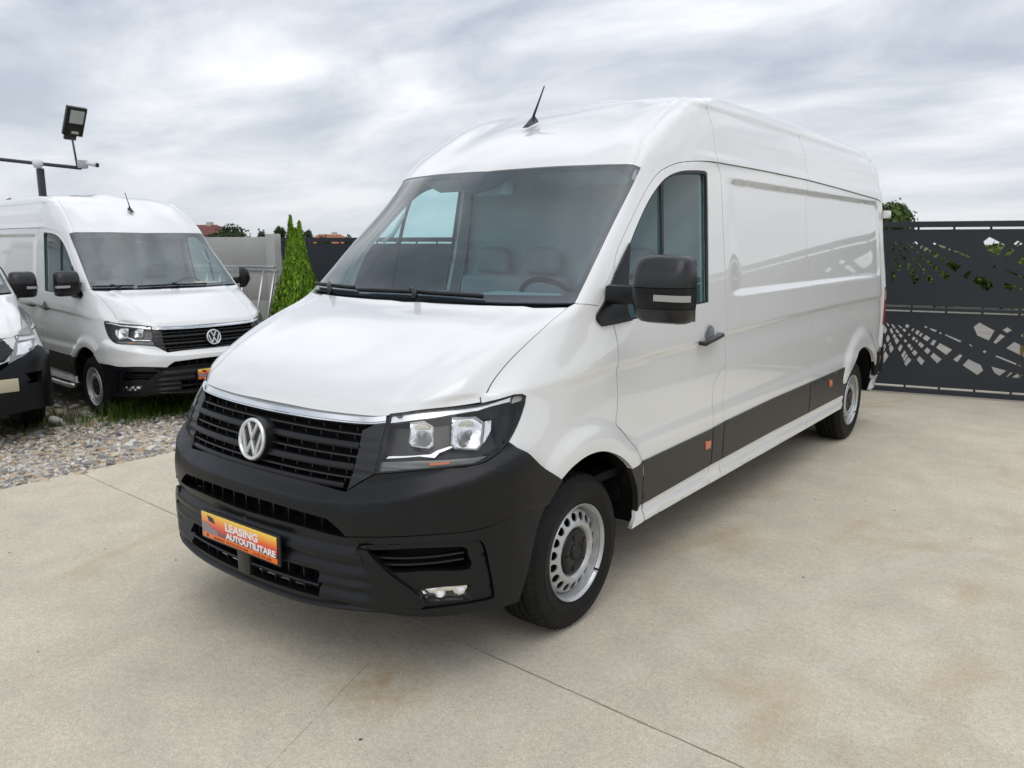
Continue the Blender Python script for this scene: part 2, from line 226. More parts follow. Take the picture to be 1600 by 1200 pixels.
# outlines of the panels, in metres in the van's own frame (left half, +x)
F = {
 'hood_gap': [(.863,.801,1.42),(.857,.719,1.382),(.857,.635,1.345),(.85,.51,1.282),(.845,.411,1.228),(.844,.322,1.17),(.849,.264,1.123),(.846,.237,1.089)],
 'hood_front': [(.103,-.103,1.044),(.258,-.097,1.042),(.412,-.081,1.044),(.533,-.059,1.046),(.596,-.036,1.049),(.677,.019,1.068),(.776,.124,1.08),(.846,.237,1.089)],
 'hood_rear': [(.091,.682,1.408),(.236,.683,1.407),(.421,.696,1.408),(.587,.72,1.41),(.737,.755,1.414),(.863,.801,1.42)],
 'ws_bottom': [(.029,.715,1.428),(.206,.716,1.427),(.396,.725,1.426),(.567,.746,1.426),(.749,.786,1.43),(.861,.82,1.433)],
 'ws_top': [(.022,1.315,2.067),(.195,1.329,2.071),(.379,1.355,2.074),(.549,1.39,2.073),(.703,1.441,2.072),(.784,1.474,2.07),(.822,1.489,2.054)],
 'ws_side': [(.822,1.489,2.054),(.826,1.387,1.948),(.838,1.222,1.794),(.859,1.026,1.615),(.872,.877,1.474),(.877,.835,1.438)],
 'pillar_base': [(.879,.832,1.436),(.895,.842,1.433),(.934,.938,1.421)],
 'seam_tri': [(.934,.938,1.421),(.927,.985,1.474),(.92,1.038,1.528),(.912,1.103,1.592)],
 'seam_pillar': [(.912,1.103,1.592),(.904,1.124,1.626),(.893,1.18,1.686),(.885,1.25,1.747),(.874,1.339,1.826),(.863,1.447,1.92),(.859,1.535,1.991),(.86,1.61,2.039),(.867,1.699,2.074),(.875,1.788,2.096),(.884,1.92,2.114),(.886,2.073,2.126),(.886,2.233,2.131)],
 'door_front_low': [(.912,1.103,1.592),(.937,1.062,1.493),(.954,1.035,1.395),(.963,1.025,1.328),(.976,1.033,1.268),(.989,1.028,1.182),(.993,1.028,1.034),(.993,1.021,.949),(.993,1.011,.885),(.992,1.066,.839),(.991,1.137,.776),(.99,1.204,.712),(.989,1.246,.658)],
 'door_front_sill': [(.989,1.246,.658),(.987,1.265,.557),(.982,1.288,.433),(.974,1.315,.328)],
 'gutter': [(.886,2.233,2.131),(.885,2.926,2.134),(.885,3.809,2.13),(.887,4.756,2.107),(.889,5.827,2.072)],
 'door_rear_up': [(.886,2.233,2.131),(.889,2.263,2.106),(.894,2.283,2.062),(.914,2.284,1.868),(.942,2.275,1.619),(.974,2.258,1.355),(.99,2.25,1.194),(.992,2.251,1.004)],
 'door_rear_low': [(.992,2.251,1.004),(.992,2.238,.849),(.99,2.229,.73),(.988,2.218,.614),(.986,2.221,.518),(.977,2.247,.356)],
 'door_cut': [(.992,2.251,1.004),(.992,2.119,.944),(.992,2.083,.88),(.99,2.085,.77),(.989,2.085,.673),(.987,2.073,.549),(.976,2.088,.347)],
 'seam2_up': [(.793,3.909,2.466),(.853,3.817,2.315),(.885,3.809,2.13)],
 'seam2_low': [(.885,3.809,2.13),(.926,3.798,1.753),(.95,3.809,1.554),(.969,3.809,1.395),(.991,3.811,1.17),(.992,3.81,1.003),(.992,3.799,.872),(.989,3.797,.688),(.985,3.803,.48),(.978,3.801,.373)],
 'roof_seam_up': [(.762,2.375,2.491),(.852,2.239,2.319),(.886,2.233,2.131)],
 'crease': [(.958,.54,1.113),(.981,.744,1.132),(.99,1.024,1.146),(.991,1.487,1.158),(.991,1.986,1.174),(.991,2.242,1.186),(.991,2.895,1.196),(.99,3.768,1.207),(.988,4.804,1.213),(.995,5.655,1.213)],
 'strip_top': [(.989,1.246,.658),(.989,1.528,.663),(.989,1.829,.661),(.989,2.056,.664),(.989,2.251,.681),(.99,2.864,.685),(.989,3.818,.692),(.988,4.395,.691),(.988,4.83,.69)],
 'strip_bot': [(.982,1.281,.435),(.983,1.63,.443),(.983,2.074,.45),(.983,2.226,.451),(.984,2.914,.459),(.983,3.762,.455),(.982,4.305,.447),(.98,4.757,.428)],
 'arch_front': [(.968,.293,.295),(.973,.316,.348),(.975,.342,.399),(.977,.37,.485),(.979,.397,.566),(.98,.426,.612),(.981,.455,.65),(.983,.497,.694),(.985,.551,.736),(.988,.619,.77),(.99,.713,.794),(.991,.798,.798),(.991,.873,.788),(.991,.951,.763),(.99,1.022,.73),(.99,1.083,.688),(.989,1.129,.649)],
 'arch_flare_in': [(.989,1.129,.649),(.988,1.169,.596),(.987,1.2,.541),(.984,1.217,.478),(.981,1.224,.414)],
 'arch_rear': [(.98,4.757,.428),(.985,4.767,.535),(.987,4.814,.621),(.988,4.923,.7),(.989,5.018,.766),(.99,5.146,.797),(.991,5.268,.795),(.992,5.379,.767),(.993,5.479,.716),(.994,5.563,.654),(.993,5.64,.562),(.989,5.679,.455)],
 'window': [(.911,1.234,1.674),(.899,1.31,1.748),(.89,1.379,1.812),(.882,1.447,1.872),(.877,1.531,1.938),(.876,1.615,1.993),(.879,1.672,2.02),(.883,1.734,2.04),(.887,1.797,2.053),(.891,1.878,2.062),(.893,1.983,2.069),(.893,2.079,2.072),(.894,2.103,2.064),(.905,2.097,1.965),(.933,2.069,1.691),(.971,2.022,1.376)],
 'window_bot': [(.971,2.022,1.376),(.973,1.722,1.37),(.973,1.439,1.36),(.968,1.165,1.343)],
 'divider': [(.878,1.624,1.996),(.914,1.572,1.816),(.973,1.496,1.366)],
 'tri': [(.906,1.242,1.692),(.924,1.076,1.544),(.938,.919,1.392),(.939,.907,1.378),(.943,.904,1.362),(.955,.939,1.33),(.962,1.031,1.333),(.969,1.164,1.34)],
 'handle': [(.991,1.864,1.166),(.991,2.128,1.189),(.987,2.002,1.235)],
 'light_top': [(.615,-.022,1.059),(.696,.034,1.072),(.777,.124,1.079),(.847,.236,1.085),(.889,.293,1.098),(.917,.355,1.11),(.928,.39,1.108),(.934,.406,1.099)],
 'light_side': [(.934,.406,1.099),(.936,.396,1.073),(.941,.356,1.016),(.944,.315,.973),(.945,.279,.942)],
 'light_bot': [(.945,.279,.942),(.942,.246,.921),(.938,.215,.904),(.927,.176,.888),(.908,.13,.878),(.849,.04,.876),(.748,-.059,.867),(.628,-.122,.849)],
 'light_in': [(.628,-.122,.849),(.629,-.105,.897),(.623,-.07,.975),(.617,-.04,1.03),(.615,-.022,1.059)],
 'bump_side_top': [(.945,.279,.942),(.971,.329,.895),(.984,.396,.837),(.985,.47,.79),(.985,.551,.736)],
 'grille_bot': [(.033,-.213,.8),(.185,-.21,.794),(.364,-.195,.785),(.522,-.169,.774)],
 'grille_bot_side': [(.522,-.169,.774),(.574,-.147,.813),(.628,-.122,.849)],
 'grille_r': [(.522,-.169,.774),(.536,-.146,.853),(.537,-.116,.933),(.53,-.087,.996)],
 'chrome_low': [(.127,-.124,1.009),(.314,-.112,1.008),(.508,-.086,1.008),(.57,-.069,1.011),(.616,-.042,1.027)],
 'slot_top': [(.021,-.24,.679),(.208,-.234,.678),(.351,-.222,.673),(.475,-.203,.667)],
 'slot_diag': [(.475,-.203,.667),(.52,-.199,.643),(.557,-.194,.616)],
 'slot_bot': [(.019,-.252,.619),(.217,-.244,.622),(.359,-.231,.621),(.47,-.214,.616),(.557,-.195,.614)],
 'seam_b': [(.557,-.195,.615),(.691,-.142,.63),(.802,-.054,.637),(.86,.022,.635),(.904,.099,.633),(.93,.162,.637),(.951,.229,.646),(.971,.33,.65),(.981,.455,.65)],
 'bump_bot': [(.201,-.25,.331),(.414,-.229,.336),(.592,-.191,.347),(.69,-.152,.345),(.769,-.096,.34),(.86,.015,.316),(.92,.133,.304),(.952,.227,.296),(.968,.293,.295)],
 'pocket': [(.601,-.187,.575),(.614,-.181,.588),(.636,-.172,.594),(.804,-.057,.608),(.91,.106,.593),(.92,.128,.584),(.925,.14,.561),(.933,.161,.458),(.939,.176,.362),(.938,.174,.347),(.911,.106,.349),(.862,.014,.354),(.797,-.071,.356),(.766,-.101,.361)],
 'vent': [(.642,-.172,.574),(.789,-.075,.586),(.888,.061,.573),(.898,.079,.563),(.901,.083,.532),(.903,.087,.483),(.821,-.044,.498),(.726,-.132,.497)],
 'fog': [(.791,-.079,.426),(.85,-.006,.427),(.905,.091,.416),(.906,.094,.362),(.863,.014,.372),(.813,-.054,.379)],
 'diag': [(.572,-.198,.541),(.601,-.187,.575),(.64,-.173,.578),(.72,-.136,.491),(.772,-.096,.44),(.817,-.049,.372),(.797,-.071,.356),(.766,-.101,.361),(.743,-.12,.377),(.695,-.152,.451),(.638,-.177,.508)],
 'bump_crease': [(.198,-.224,.724),(.406,-.201,.728),(.535,-.176,.729),(.676,-.123,.76),(.793,-.04,.789),(.902,.104,.823),(.946,.202,.858),(.956,.279,.911)],
 'lowgrille_top': [(.005,-.263,.448),(.219,-.256,.455),(.439,-.23,.464)],
 'lowgrille_side': [(.439,-.23,.464),(.443,-.227,.365)],
 'hl_chrome': [(.62,-.023,1.054),(.704,.039,1.07),(.781,.128,1.078),(.848,.232,1.078),(.914,.346,1.105),(.915,.335,1.085),(.849,.219,1.063),(.789,.118,1.055),(.713,.028,1.043),(.627,-.036,1.029)],
 'hl_corner': [(.918,.353,1.103),(.929,.392,1.105),(.934,.403,1.096),(.934,.397,1.084),(.92,.342,1.077),(.917,.342,1.088)],
 'hl_in': [(.689,.005,1.036),(.73,.04,1.041),(.764,.056,1.021),(.789,.027,.957),(.781,.013,.947),(.727,-.026,.955),(.713,-.028,.968)],
 'hl_out': [(.799,.125,1.049),(.851,.203,1.045),(.876,.222,1.023),(.902,.18,.946),(.898,.156,.929),(.846,.083,.942),(.832,.079,.96)],
 'hl_side': [(.877,.227,1.027),(.891,.25,1.027),(.902,.235,.991),(.904,.199,.957),(.902,.183,.948)],
 'hl_drl': [(.651,-.092,.907),(.661,-.084,.918),(.791,.008,.928),(.804,.03,.94),(.834,.076,.953),(.842,.081,.946),(.815,.034,.93),(.808,.014,.913),(.763,-.023,.92)],
 'hl_sig': [(.63,-.12,.853),(.631,-.105,.895),(.765,-.029,.907),(.851,.06,.906),(.925,.187,.905),(.907,.131,.882),(.847,.037,.875),(.738,-.065,.869)],
 'hl_amber': [(.796,-.007,.898),(.85,.054,.899),(.851,.049,.888),(.8,-.009,.885)],
 'ws_in_side': [(.765,1.445,2.049),(.79,1.447,2.038),(.804,1.428,2.009),(.81,1.268,1.849),(.828,1.1,1.697),(.845,.95,1.552),(.847,.914,1.517),(.835,.883,1.489),(.792,.85,1.47)],
 'ws_in_bot': [(.792,.85,1.47),(.628,.808,1.466),(.431,.776,1.462),(.209,.758,1.461)],
 'ws_in_top': [(.109,1.234,1.975),(.132,1.247,1.988),(.176,1.283,2.024),(.191,1.312,2.054),(.318,1.329,2.056),(.46,1.351,2.055),(.623,1.392,2.053),(.765,1.445,2.049)],
 'roof_bead': [(.777,1.48,2.08),(.774,1.534,2.133),(.764,1.613,2.197),(.75,1.704,2.257),(.737,1.801,2.316),(.729,1.899,2.37),(.717,2.01,2.421),(.667,2.216,2.49)],
 'marker1': [(.988,1.965,.616),(.988,2.051,.606),(.987,2.05,.554),(.987,1.973,.559)],
 'marker2': [(.988,4.254,.649),(.988,4.342,.637),(.987,4.359,.578),(.987,4.274,.58)],
}
F.update({
 'v3_light': [(.815,.499,1.311),(.888,.58,1.276),(.911,.516,1.211),(.888,.344,1.139),(.857,.213,1.043),(.828,.108,.993),(.785,.014,.945),(.723,-.062,.899),(.654,-.107,.866),(.577,-.139,.841),(.506,-.164,.812),(.493,-.168,.809),(.544,-.125,.908),(.602,-.065,.999),(.67,.018,1.074),(.73,.145,1.164),(.78,.312,1.24),(.805,.445,1.291)],
 'v3_bar': [(.652,-.017,1.037),(.853,.194,1.033),(.831,.124,1.004),(.627,-.05,1.007)],
 'v3_low': [(.615,-.069,.983),(.763,.035,.998),(.762,-.003,.949),(.708,-.069,.901),(.642,-.107,.879),(.577,-.127,.879)],
 'v3_up': [(.742,.172,1.176),(.856,.368,1.185),(.834,.233,1.105),(.808,.143,1.053),(.669,.004,1.053)],
 'v3_bumptop': [(.415,-.194,.757),(.492,-.169,.805),(.577,-.141,.836),(.653,-.108,.863),(.723,-.063,.896),(.796,.022,.941),(.847,.063,.917),(.879,.078,.87),(.91,.119,.84)],
 'v3_fog': [(.622,-.158,.698),(.781,-.063,.698),(.767,-.094,.599),(.614,-.179,.606),(.655,-.158,.635)],
 'v3_plate': [(.401,-.214,.675),(.547,-.189,.659),(.536,-.207,.547),(.383,-.235,.558)],
 'v3_hoodedge': [(.487,-.05,1.073),(.537,-.048,1.061),(.543,-.075,1.012),(.596,-.065,1.002),(.617,-.043,1.025)],
})
HOLES = [[(-1.409,.802),(-1.374,.769),(-1.382,.753),(-1.397,.773)],[(-1.353,.78),(-1.339,.78),(-1.309,.742),(-1.322,.731),(-1.347,.76)],[(-1.28,.775),(-1.242,.75),(-1.248,.737),(-1.282,.763)],[(-1.217,.766),(-1.195,.792),(-1.168,.771),(-1.191,.742)],[(-1.236,.73),(-1.219,.741),(-1.198,.717),(-1.209,.699),(-1.234,.715)],[(-1.308,.722),(-1.295,.727),(-1.265,.694),(-1.276,.68),(-1.301,.699)],[(-1.365,.734),(-1.349,.735),(-1.328,.691),(-1.342,.67),(-1.36,.699)],[(-1.432,.756),(-1.419,.762),(-1.393,.713),(-1.41,.667),(-1.428,.691)],[(-1.395,.627),(-1.383,.663),(-1.356,.624),(-1.373,.573),(-1.39,.587)],[(-1.331,.645),(-1.318,.676),(-1.293,.647),(-1.309,.616)],[(-1.272,.663),(-1.255,.681),(-1.229,.656),(-1.245,.63)],[(-1.31,.601),(-1.292,.634),(-1.26,.599),(-1.284,.554)],[(-1.366,.543),(-1.351,.579),(-1.339,.566),(-1.358,.528)],[(-1.359,.508),(-1.338,.554),(-1.309,.505),(-1.337,.451)],[(-1.266,.508),(-1.245,.557),(-1.22,.541),(-1.243,.471)],[(-1.216,.603),(-1.201,.62),(-1.18,.6),(-1.196,.577)],[(-1.178,.668),(-1.163,.686),(-1.152,.674),(-1.164,.656)],[(-1.148,.719),(-1.131,.747),(-1.117,.741),(-1.133,.71)],[(-1.109,.696),(-1.09,.729),(-1.06,.714),(-1.081,.67)],[(-1.067,.667),(-1.05,.701),(-1.028,.69),(-1.046,.652)],[(-1.137,.625),(-1.119,.653),(-1.096,.637),(-1.113,.607)],[(-1.1,.602),(-1.086,.623),(-1.069,.609),(-1.083,.583)],[(-1.068,.564),(-1.05,.597),(-1.006,.563),(-1.025,.527)],[(-1.175,.543),(-1.162,.574),(-1.135,.553),(-1.15,.517)],[(-1.146,.51),(-1.13,.538),(-1.115,.525),(-1.128,.491)],[(-1.122,.466),(-1.101,.505),(-1.065,.475),(-1.088,.436)],[(-1.227,.435),(-1.2,.492),(-1.179,.471),(-1.206,.399)],[(-1.205,.386),(-1.177,.451),(-1.158,.439),(-1.188,.366)],[(-1.19,.346),(-1.154,.419),(-1.12,.386),(-1.168,.312)],[(-1.067,.394),(-1.042,.436),(-.987,.384),(-1.014,.333)],[(-1.001,.498),(-.975,.537),(-.936,.505),(-.962,.461)],[(-1.027,.641),(-.998,.677),(-.951,.643),(-.983,.606)],[(-.946,.576),(-.921,.627),(-.89,.616),(-.914,.56)],[(-.885,.542),(-.854,.593),(-.728,.526),(-.778,.465)],[(-.932,.438),(-.907,.481),(-.82,.413),(-.859,.366)],[(-1.023,.768),(-1.006,.778),(-.987,.763),(-1.004,.753)],[(-.969,.75),(-.952,.753),(-.895,.734),(-.903,.716),(-.936,.726)],[(-.87,.706),(-.856,.718),(-.844,.704),(-.856,.691)],[(-.815,.686),(-.802,.692),(-.645,.627),(-.659,.613)],[(-.569,.585),(-.558,.597),(-.532,.57)],[(-.434,.522),(-.415,.539),(-.397,.524),(-.416,.506)],[(-.543,.789),(-.492,.837),(-.344,.755),(-.387,.647),(-.501,.697)],[(-.269,.764),(-.23,.798),(-.186,.767),(-.226,.737)],[(-.343,.628),(-.288,.722),(-.241,.701),(-.319,.615)],[(-.218,.573),(-.151,.643),(.042,.55),(.003,.462)],[(-.097,.713),(-.072,.742),(-.005,.712),(-.049,.672)],[(-.708,.417),(-.649,.48),(-.622,.469),(-.665,.39)],[(-.609,.36),(-.562,.431),(-.439,.373),(-.411,.314),(-.462,.262)],[(-.337,.363),(-.194,.328),(-.253,.267),(-.302,.298)],[(-.187,.262),(-.152,.315),(-.136,.306),(-.178,.261)],[(-.138,.258),(-.094,.3),(-.036,.288),(-.067,.257)],[(-.312,.476),(-.299,.488),(-.106,.412),(-.113,.397)],[(-.096,.394),(-.083,.402),(-.054,.389),(-.062,.379)],[(-1.416,.54),(-1.406,.559),(-1.392,.521),(-1.41,.459)],[(-1.408,.429),(-1.393,.472),(-1.357,.417),(-1.4,.329)]]
def catmull(P, step=.022):
    P = [np.array(p, float) for p in P]
    if len(P) < 3: return [tuple(P[0]), tuple(P[-1])]
    Q = [2*P[0]-P[1]]+P+[2*P[-1]-P[-2]]; o = []
    for i in range(1, len(Q)-2):
        a, b, c, d = Q[i-1:i+3]; n = max(1, int(np.linalg.norm(c-b)/step))
        for k in range(n):
            t = k/n; o.append(tuple(.5*(2*b+(c-a)*t+(2*a-5*b+4*c-d)*t*t+(-a+3*b-3*c+d)*t**3)))
    o.append(tuple(P[-1])); return o
def S(name, a=None, b=None, rev=False, raw=False):
    l = F[name][a:b]; l = list(l) if raw else catmull(l)
    return l[::-1] if rev else l
def rev(l): return list(l)[::-1]
def inpoly(pts, poly):
    x, y = pts[:, 0], pts[:, 1]; c = np.zeros(len(pts), bool); n = len(poly); j = n-1
    for i in range(n):
        xi, yi = poly[i]; xj, yj = poly[j]
        if yi != yj:
            c ^= ((yi > y) != (yj > y)) & (x < (xj-xi)*(y-yi)/(yj-yi)+xi)
        j = i
    return c
def area2(p): return float(np.sum(p[:, 0]*np.roll(p[:, 1], -1)-np.roll(p[:, 0], -1)*p[:, 1]))
def subdiv(p, h, closed=True):
    o = []; n = len(p)
    for i in range(n if closed else n-1):
        a, b = p[i], p[(i+1) % n]; k = max(1, int(math.ceil(np.linalg.norm(b-a)/h-.01)))
        for t in range(k): o.append(a+(b-a)*t/k)
    if not closed: o.append(p[-1])
    return np.array(o)
def dedupe(p, eps=.0012):
    o = [p[0]]
    for q in p[1:]:
        if np.linalg.norm(q-o[-1]) > eps: o.append(q)
    if len(o) > 2 and np.linalg.norm(o[0]-o[-1]) < eps: o.pop()
    return np.array(o)
def insetp(p, d):
    """move every vertex d to the left of its CCW polygon (inwards); vertices on the centre line stay on it"""
    n = len(p); o = p.copy()
    for i in range(n):
        a, b, c = p[i-1], p[i], p[(i+1) % n]; ns = []
        for s, e in ((a, b), (b, c)):
            if (s[0] < 1e-4 and e[0] < 1e-4) or min(s[0], e[0]) > WU[-1]-1e-4: continue
            t = e-s; l = np.linalg.norm(t)
            if l > 1e-9: ns.append(np.array([-t[1], t[0]])/l)
        if not ns: continue
        m = sum(ns); l = np.linalg.norm(m)
        if l < 1e-6: continue
        m /= l; k = 1/max(.45, float(m@ns[0])); v = m*d*k
        if b[0] < 1e-4: o[i] = (0, b[1]+(m[1]*d if abs(m[1]) > .3 else 0))
        else: o[i] = b+v
    o[:, 0] = np.maximum(o[:, 0], 0); return o
def dist_to(pts, bd):
    o = np.full(len(pts), 9.)
    for k in range(0, len(bd), 200):
        o = np.minimum(o, np.sqrt(((pts[:, None]-bd[None, k:k+200])**2).sum(2)).min(1))
    return o
def link(o, parent=None):
    COL.objects.link(o); o.parent = parent; return o
def mkobj(name, V, Fc, mat, parent=None, smooth=True, mats=None, mi=None):
    me = bpy.data.meshes.new(name); me.from_pydata([tuple(map(float, v)) for v in V], [], [tuple(map(int, f)) for f in Fc])
    me.validate()
    if smooth: me.shade_smooth()
    for m in (mats or [mat]): me.materials.append(m)
    if mi is not None: me.polygons.foreach_set('material_index', mi)
    return link(bpy.data.objects.new(name, me), parent)
SYMW = 1e-4
def tess(out, holes, h, extra=()):
    bd = [out]+holes; V = []; E = []
    for b in bd:
        s = len(V); V += [tuple(q) for q in b]; E += [(s+i, s+(i+1) % len(b)) for i in range(len(b))]
    allb = np.vstack(bd)
    for l in extra:
        s = len(V); V += [tuple(q) for q in l]; E += [(s+i, s+i+1) for i in range(len(l)-1)]
        allb = np.vstack([allb, l])
    lo, hi = out.min(0), out.max(0)
    gx = np.arange(lo[0]+h*.5, hi[0], h); gy = np.arange(lo[1]+h*.5, hi[1], h)
    if len(gx) and len(gy):
        X, Y = np.meshgrid(gx, gy); P = np.stack([X.ravel(), Y.ravel()], 1)
        k = inpoly(P, out)
        for b in holes: k &= ~inpoly(P, b)
        P = P[k]
        if len(P): P = P[dist_to(P, allb) > h*.45]; V += [tuple(q) for q in P]
    r = delaunay_2d_cdt([Vector(v) for v in V], E, [], 0, 1e-6)
    W = np.array([tuple(v) for v in r[0]]); T = np.array([f for f in r[2] if len(f) == 3], int)
    c = W[T].mean(1); k = inpoly(c, out)
    for b in holes: k &= ~inpoly(c, b)
    T = T[k]; a = W[T]; ar = (a[:, 1, 0]-a[:, 0, 0])*(a[:, 2, 1]-a[:, 0, 1])-(a[:, 1, 1]-a[:, 0, 1])*(a[:, 2, 0]-a[:, 0, 0])
    T[ar < 0] = T[ar < 0][:, ::-1]; T = T[np.abs(ar) > 1e-10]
    return W, T
def border(T):
    e = {}
    for t in T:
        for a, b in ((t[0], t[1]), (t[1], t[2]), (t[2], t[0])): e[(int(a), int(b))] = 1
    return [(a, b) for (a, b) in e if (b, a) not in e]
def panel(name, out, mat, parent, holes=(), off=0., rim=.014, h=.03, disp=None, inset=.0022, lines=(), sym=False, both=False, shell=None, bev=.0022):
    """a sheet cut out of the body surface; out/holes are 3D outlines. sym: mirrored about x=0 into one mesh; both: a second, mirrored object"""
    W0 = uv2w(onto(out)) if not isinstance(out, np.ndarray) else out
    if sym:
        W0[W0[:, 0] < .004, 0] = 0; W0[W0[:, 0] > WU[-1]-.004, 0] = WU[-1]
    W0 = dedupe(W0)
    if area2(W0) < 0: W0 = W0[::-1]
    W0 = subdiv(W0, h)
    O = insetp(W0, inset); HS = []
    for q in holes:
        Hh = dedupe(uv2w(onto(q)));
        if area2(Hh) < 0: Hh = Hh[::-1]
        HS.append(insetp(subdiv(Hh, h), -inset))
    ex = [subdiv(uv2w(onto(l)), h, False) for l in lines]
    W, T = tess(O, HS, h, ex)
    uv = w2uv(W); P, N = ev(uv[:, 1], uv[:, 0], True)
    if sym: P[np.abs(P[:, 0]) < 2e-4, 0] = 0
    d = np.full(len(P), float(off))
    if disp is not None: d = d+disp(P)
    P = P+N*d[:, None]
    if sym: P[np.abs(P[:, 0]) < 2e-4, 0] = 0
    V = [tuple(p) for p in P]; Fc = [tuple(t) for t in T]
    if rim > 0:
        idx = {}; idy = {}
        def down(i, k, tab):
            if i not in tab:
                tab[i] = len(V); V.append(tuple(P[i]-N[i]*k))
            return tab[i]
        dup = {}
        for a, b in border(T):
            if sym and abs(P[a][0]) < 1e-5 and abs(P[b][0]) < 1e-5: continue
            for i in (a, b):
                if i not in dup: dup[i] = len(V); V.append(tuple(P[i]))
            Fc.append((dup[b], dup[a], down(a, rim, idx), down(b, rim, idx)))
    V = np.array(V)
    res = []
    if sym:
        n = len(V); c = np.abs(V[:, 0]) < 1e-5; mp_ = np.where(c, np.arange(n), 0); k = n; V2 = []
        for i in range(n):
            if not c[i]: mp_[i] = k; k += 1; V2.append((-V[i, 0], V[i, 1], V[i, 2]))
        Fc2 = Fc+[tuple(int(mp_[i]) for i in f[::-1]) for f in Fc]
        V = np.vstack([V, np.array(V2)]) if V2 else V
        res.append(mkobj(name, V, Fc2, mat, parent))
    else:
        res.append(mkobj(name, V, Fc, mat, parent))
        if both: res.append(mkobj(name, V*[-1, 1, 1], [f[::-1] for f in Fc], mat, parent[1] if isinstance(parent, tuple) else parent))
    return res if both else res[0]
def smooth01(x, a, b):
    t = np.clip((x-a)/(b-a), 0, 1); return t*t*(3-2*t)
def dist_poly(P, L):
    """distance from points to a 3D polyline"""
    L = np.array(L, float); o = np.full(len(P), 9.)
    for a, b in zip(L[:-1], L[1:]):
        d = b-a; t = np.clip(((P-a)@d)/max(d@d, 1e-12), 0, 1); o = np.minimum(o, np.linalg.norm(P-(a+t[:, None]*d), axis=1))
    return o
# ---- solids -------------------------------------------------------------
class MB:
    def __init__(s): s.V = []; s.F = []
    def add(s, V, Fc, M_=None):
        k = len(s.V)
        for v in V:
            v = Vector(v); s.V.append(tuple(M_ @ v) if M_ is not None else tuple(v))
        s.F += [tuple(i+k for i in f) for f in Fc]; return s
    def box(s, c, d, M_=None, bev=0):
        x, y, z = [q/2 for q in d]; c = Vector(c)
        if bev <= 0:
            V = [c+Vector((a*x, b*y, e*z)) for a in (-1, 1) for b in (-1, 1) for e in (-1, 1)]
            return s.add(V, [(0, 1, 3, 2), (4, 6, 7, 5), (0, 4, 5, 1), (2, 3, 7, 6), (0, 2, 6, 4), (1, 5, 7, 3)], M_)
        bm = bmesh.new(); bmesh.ops.create_cube(bm, size=1)
        for v in bm.verts: v.co = Vector((v.co.x*d[0], v.co.y*d[1], v.co.z*d[2]))+c
        bmesh.ops.bevel(bm, geom=list(bm.edges), offset=bev, segments=2, affect='EDGES', profile=.5)
        bm.verts.index_update(); s.add([v.co for v in bm.verts], [[v.index for v in f.verts] for f in bm.faces], M_); bm.free(); return s
    def tube(s, pts, r, n=10, cap=True, M_=None):
        pts = [Vector(p) for p in pts]; rr = r if isinstance(r, (list, tuple)) else [r]*len(pts); V = []; Fc = []
        up = None
        for i, p in enumerate(pts):
            t = (pts[min(i+1, len(pts)-1)]-pts[max(i-1, 0)]).normalized()
            if up is None: up = Vector((0, 0, 1)) if abs(t.z) < .9 else Vector((1, 0, 0))
            a = t.cross(up).normalized(); up = a.cross(t).normalized()
            for k in range(n):
                q = 2*PI*k/n; V.append(p+(a*math.cos(q)+up*math.sin(q))*rr[i])
        for i in range(len(pts)-1):
            for k in range(n): Fc.append((i*n+k, i*n+(k+1) % n, (i+1)*n+(k+1) % n, (i+1)*n+k))
        if cap: Fc += [tuple(range(n))[::-1], tuple(range((len(pts)-1)*n, len(pts)*n))]
        return s.add(V, Fc, M_)
    def prism(s, poly, M_, z0, z1):
        """polygon (x, y) extruded z0..z1 in the frame M_"""
        n = len(poly); V = [(x, y, z0) for x, y in poly]+[(x, y, z1) for x, y in poly]
        Fc = [tuple(range(n))[::-1], tuple(range(n, 2*n))]+[(i, (i+1) % n, n+(i+1) % n, n+i) for i in range(n)]
        return s.add(V, Fc, M_)
    def lathe(s, prof, n=48, M_=None, close=False, f=None):
        """profile (radius, axial) spun about the x axis"""
        V = []; Fc = []; m = len(prof)
        for k in range(n):
            q = 2*PI*k/n
            for i, (r, x) in enumerate(prof):
                rr = r*(f(k, i) if f else 1); V.append((x, rr*math.cos(q), rr*math.sin(q)))
        for k in range(n):
            for i in range(m-1): Fc.append((k*m+i, k*m+i+1, ((k+1) % n)*m+i+1, ((k+1) % n)*m+i))
        return s.add(V, Fc, M_)
    def obj(s, name, mat, parent=None, smooth=False, auto=None):
        o = mkobj(name, s.V, s.F, mat, parent, smooth)
        if auto is not None: sharp(o, auto)
        return o
def sharp(o, deg=35):
    me = o.data; me.shade_smooth(); bm = bmesh.new(); bm.from_mesh(me); a = math.radians(deg)
    for e in bm.edges:
        e.smooth = not (len(e.link_faces) == 2 and e.calc_face_angle(0) > a)
    bm.to_mesh(me); bm.free()
def empty(name, loc=(0, 0, 0), rz=0, parent=None):
    o = bpy.data.objects.new(name, None); o.location = loc; o.rotation_euler = (0, 0, rz); o.empty_display_size = .2; return link(o, parent)
def tag(o, label, cat, group=None):
    o['label'] = label; o['category'] = cat
    if group: o['group'] = group
    return o
def tree_copy(o, parent=None, skip=()):
    c = o.copy(); COL.objects.link(c); c.parent = parent
    for ch in list(o.children):
        if ch.name.split('.')[0] in skip: continue
        tree_copy(ch, c, skip)
    return c
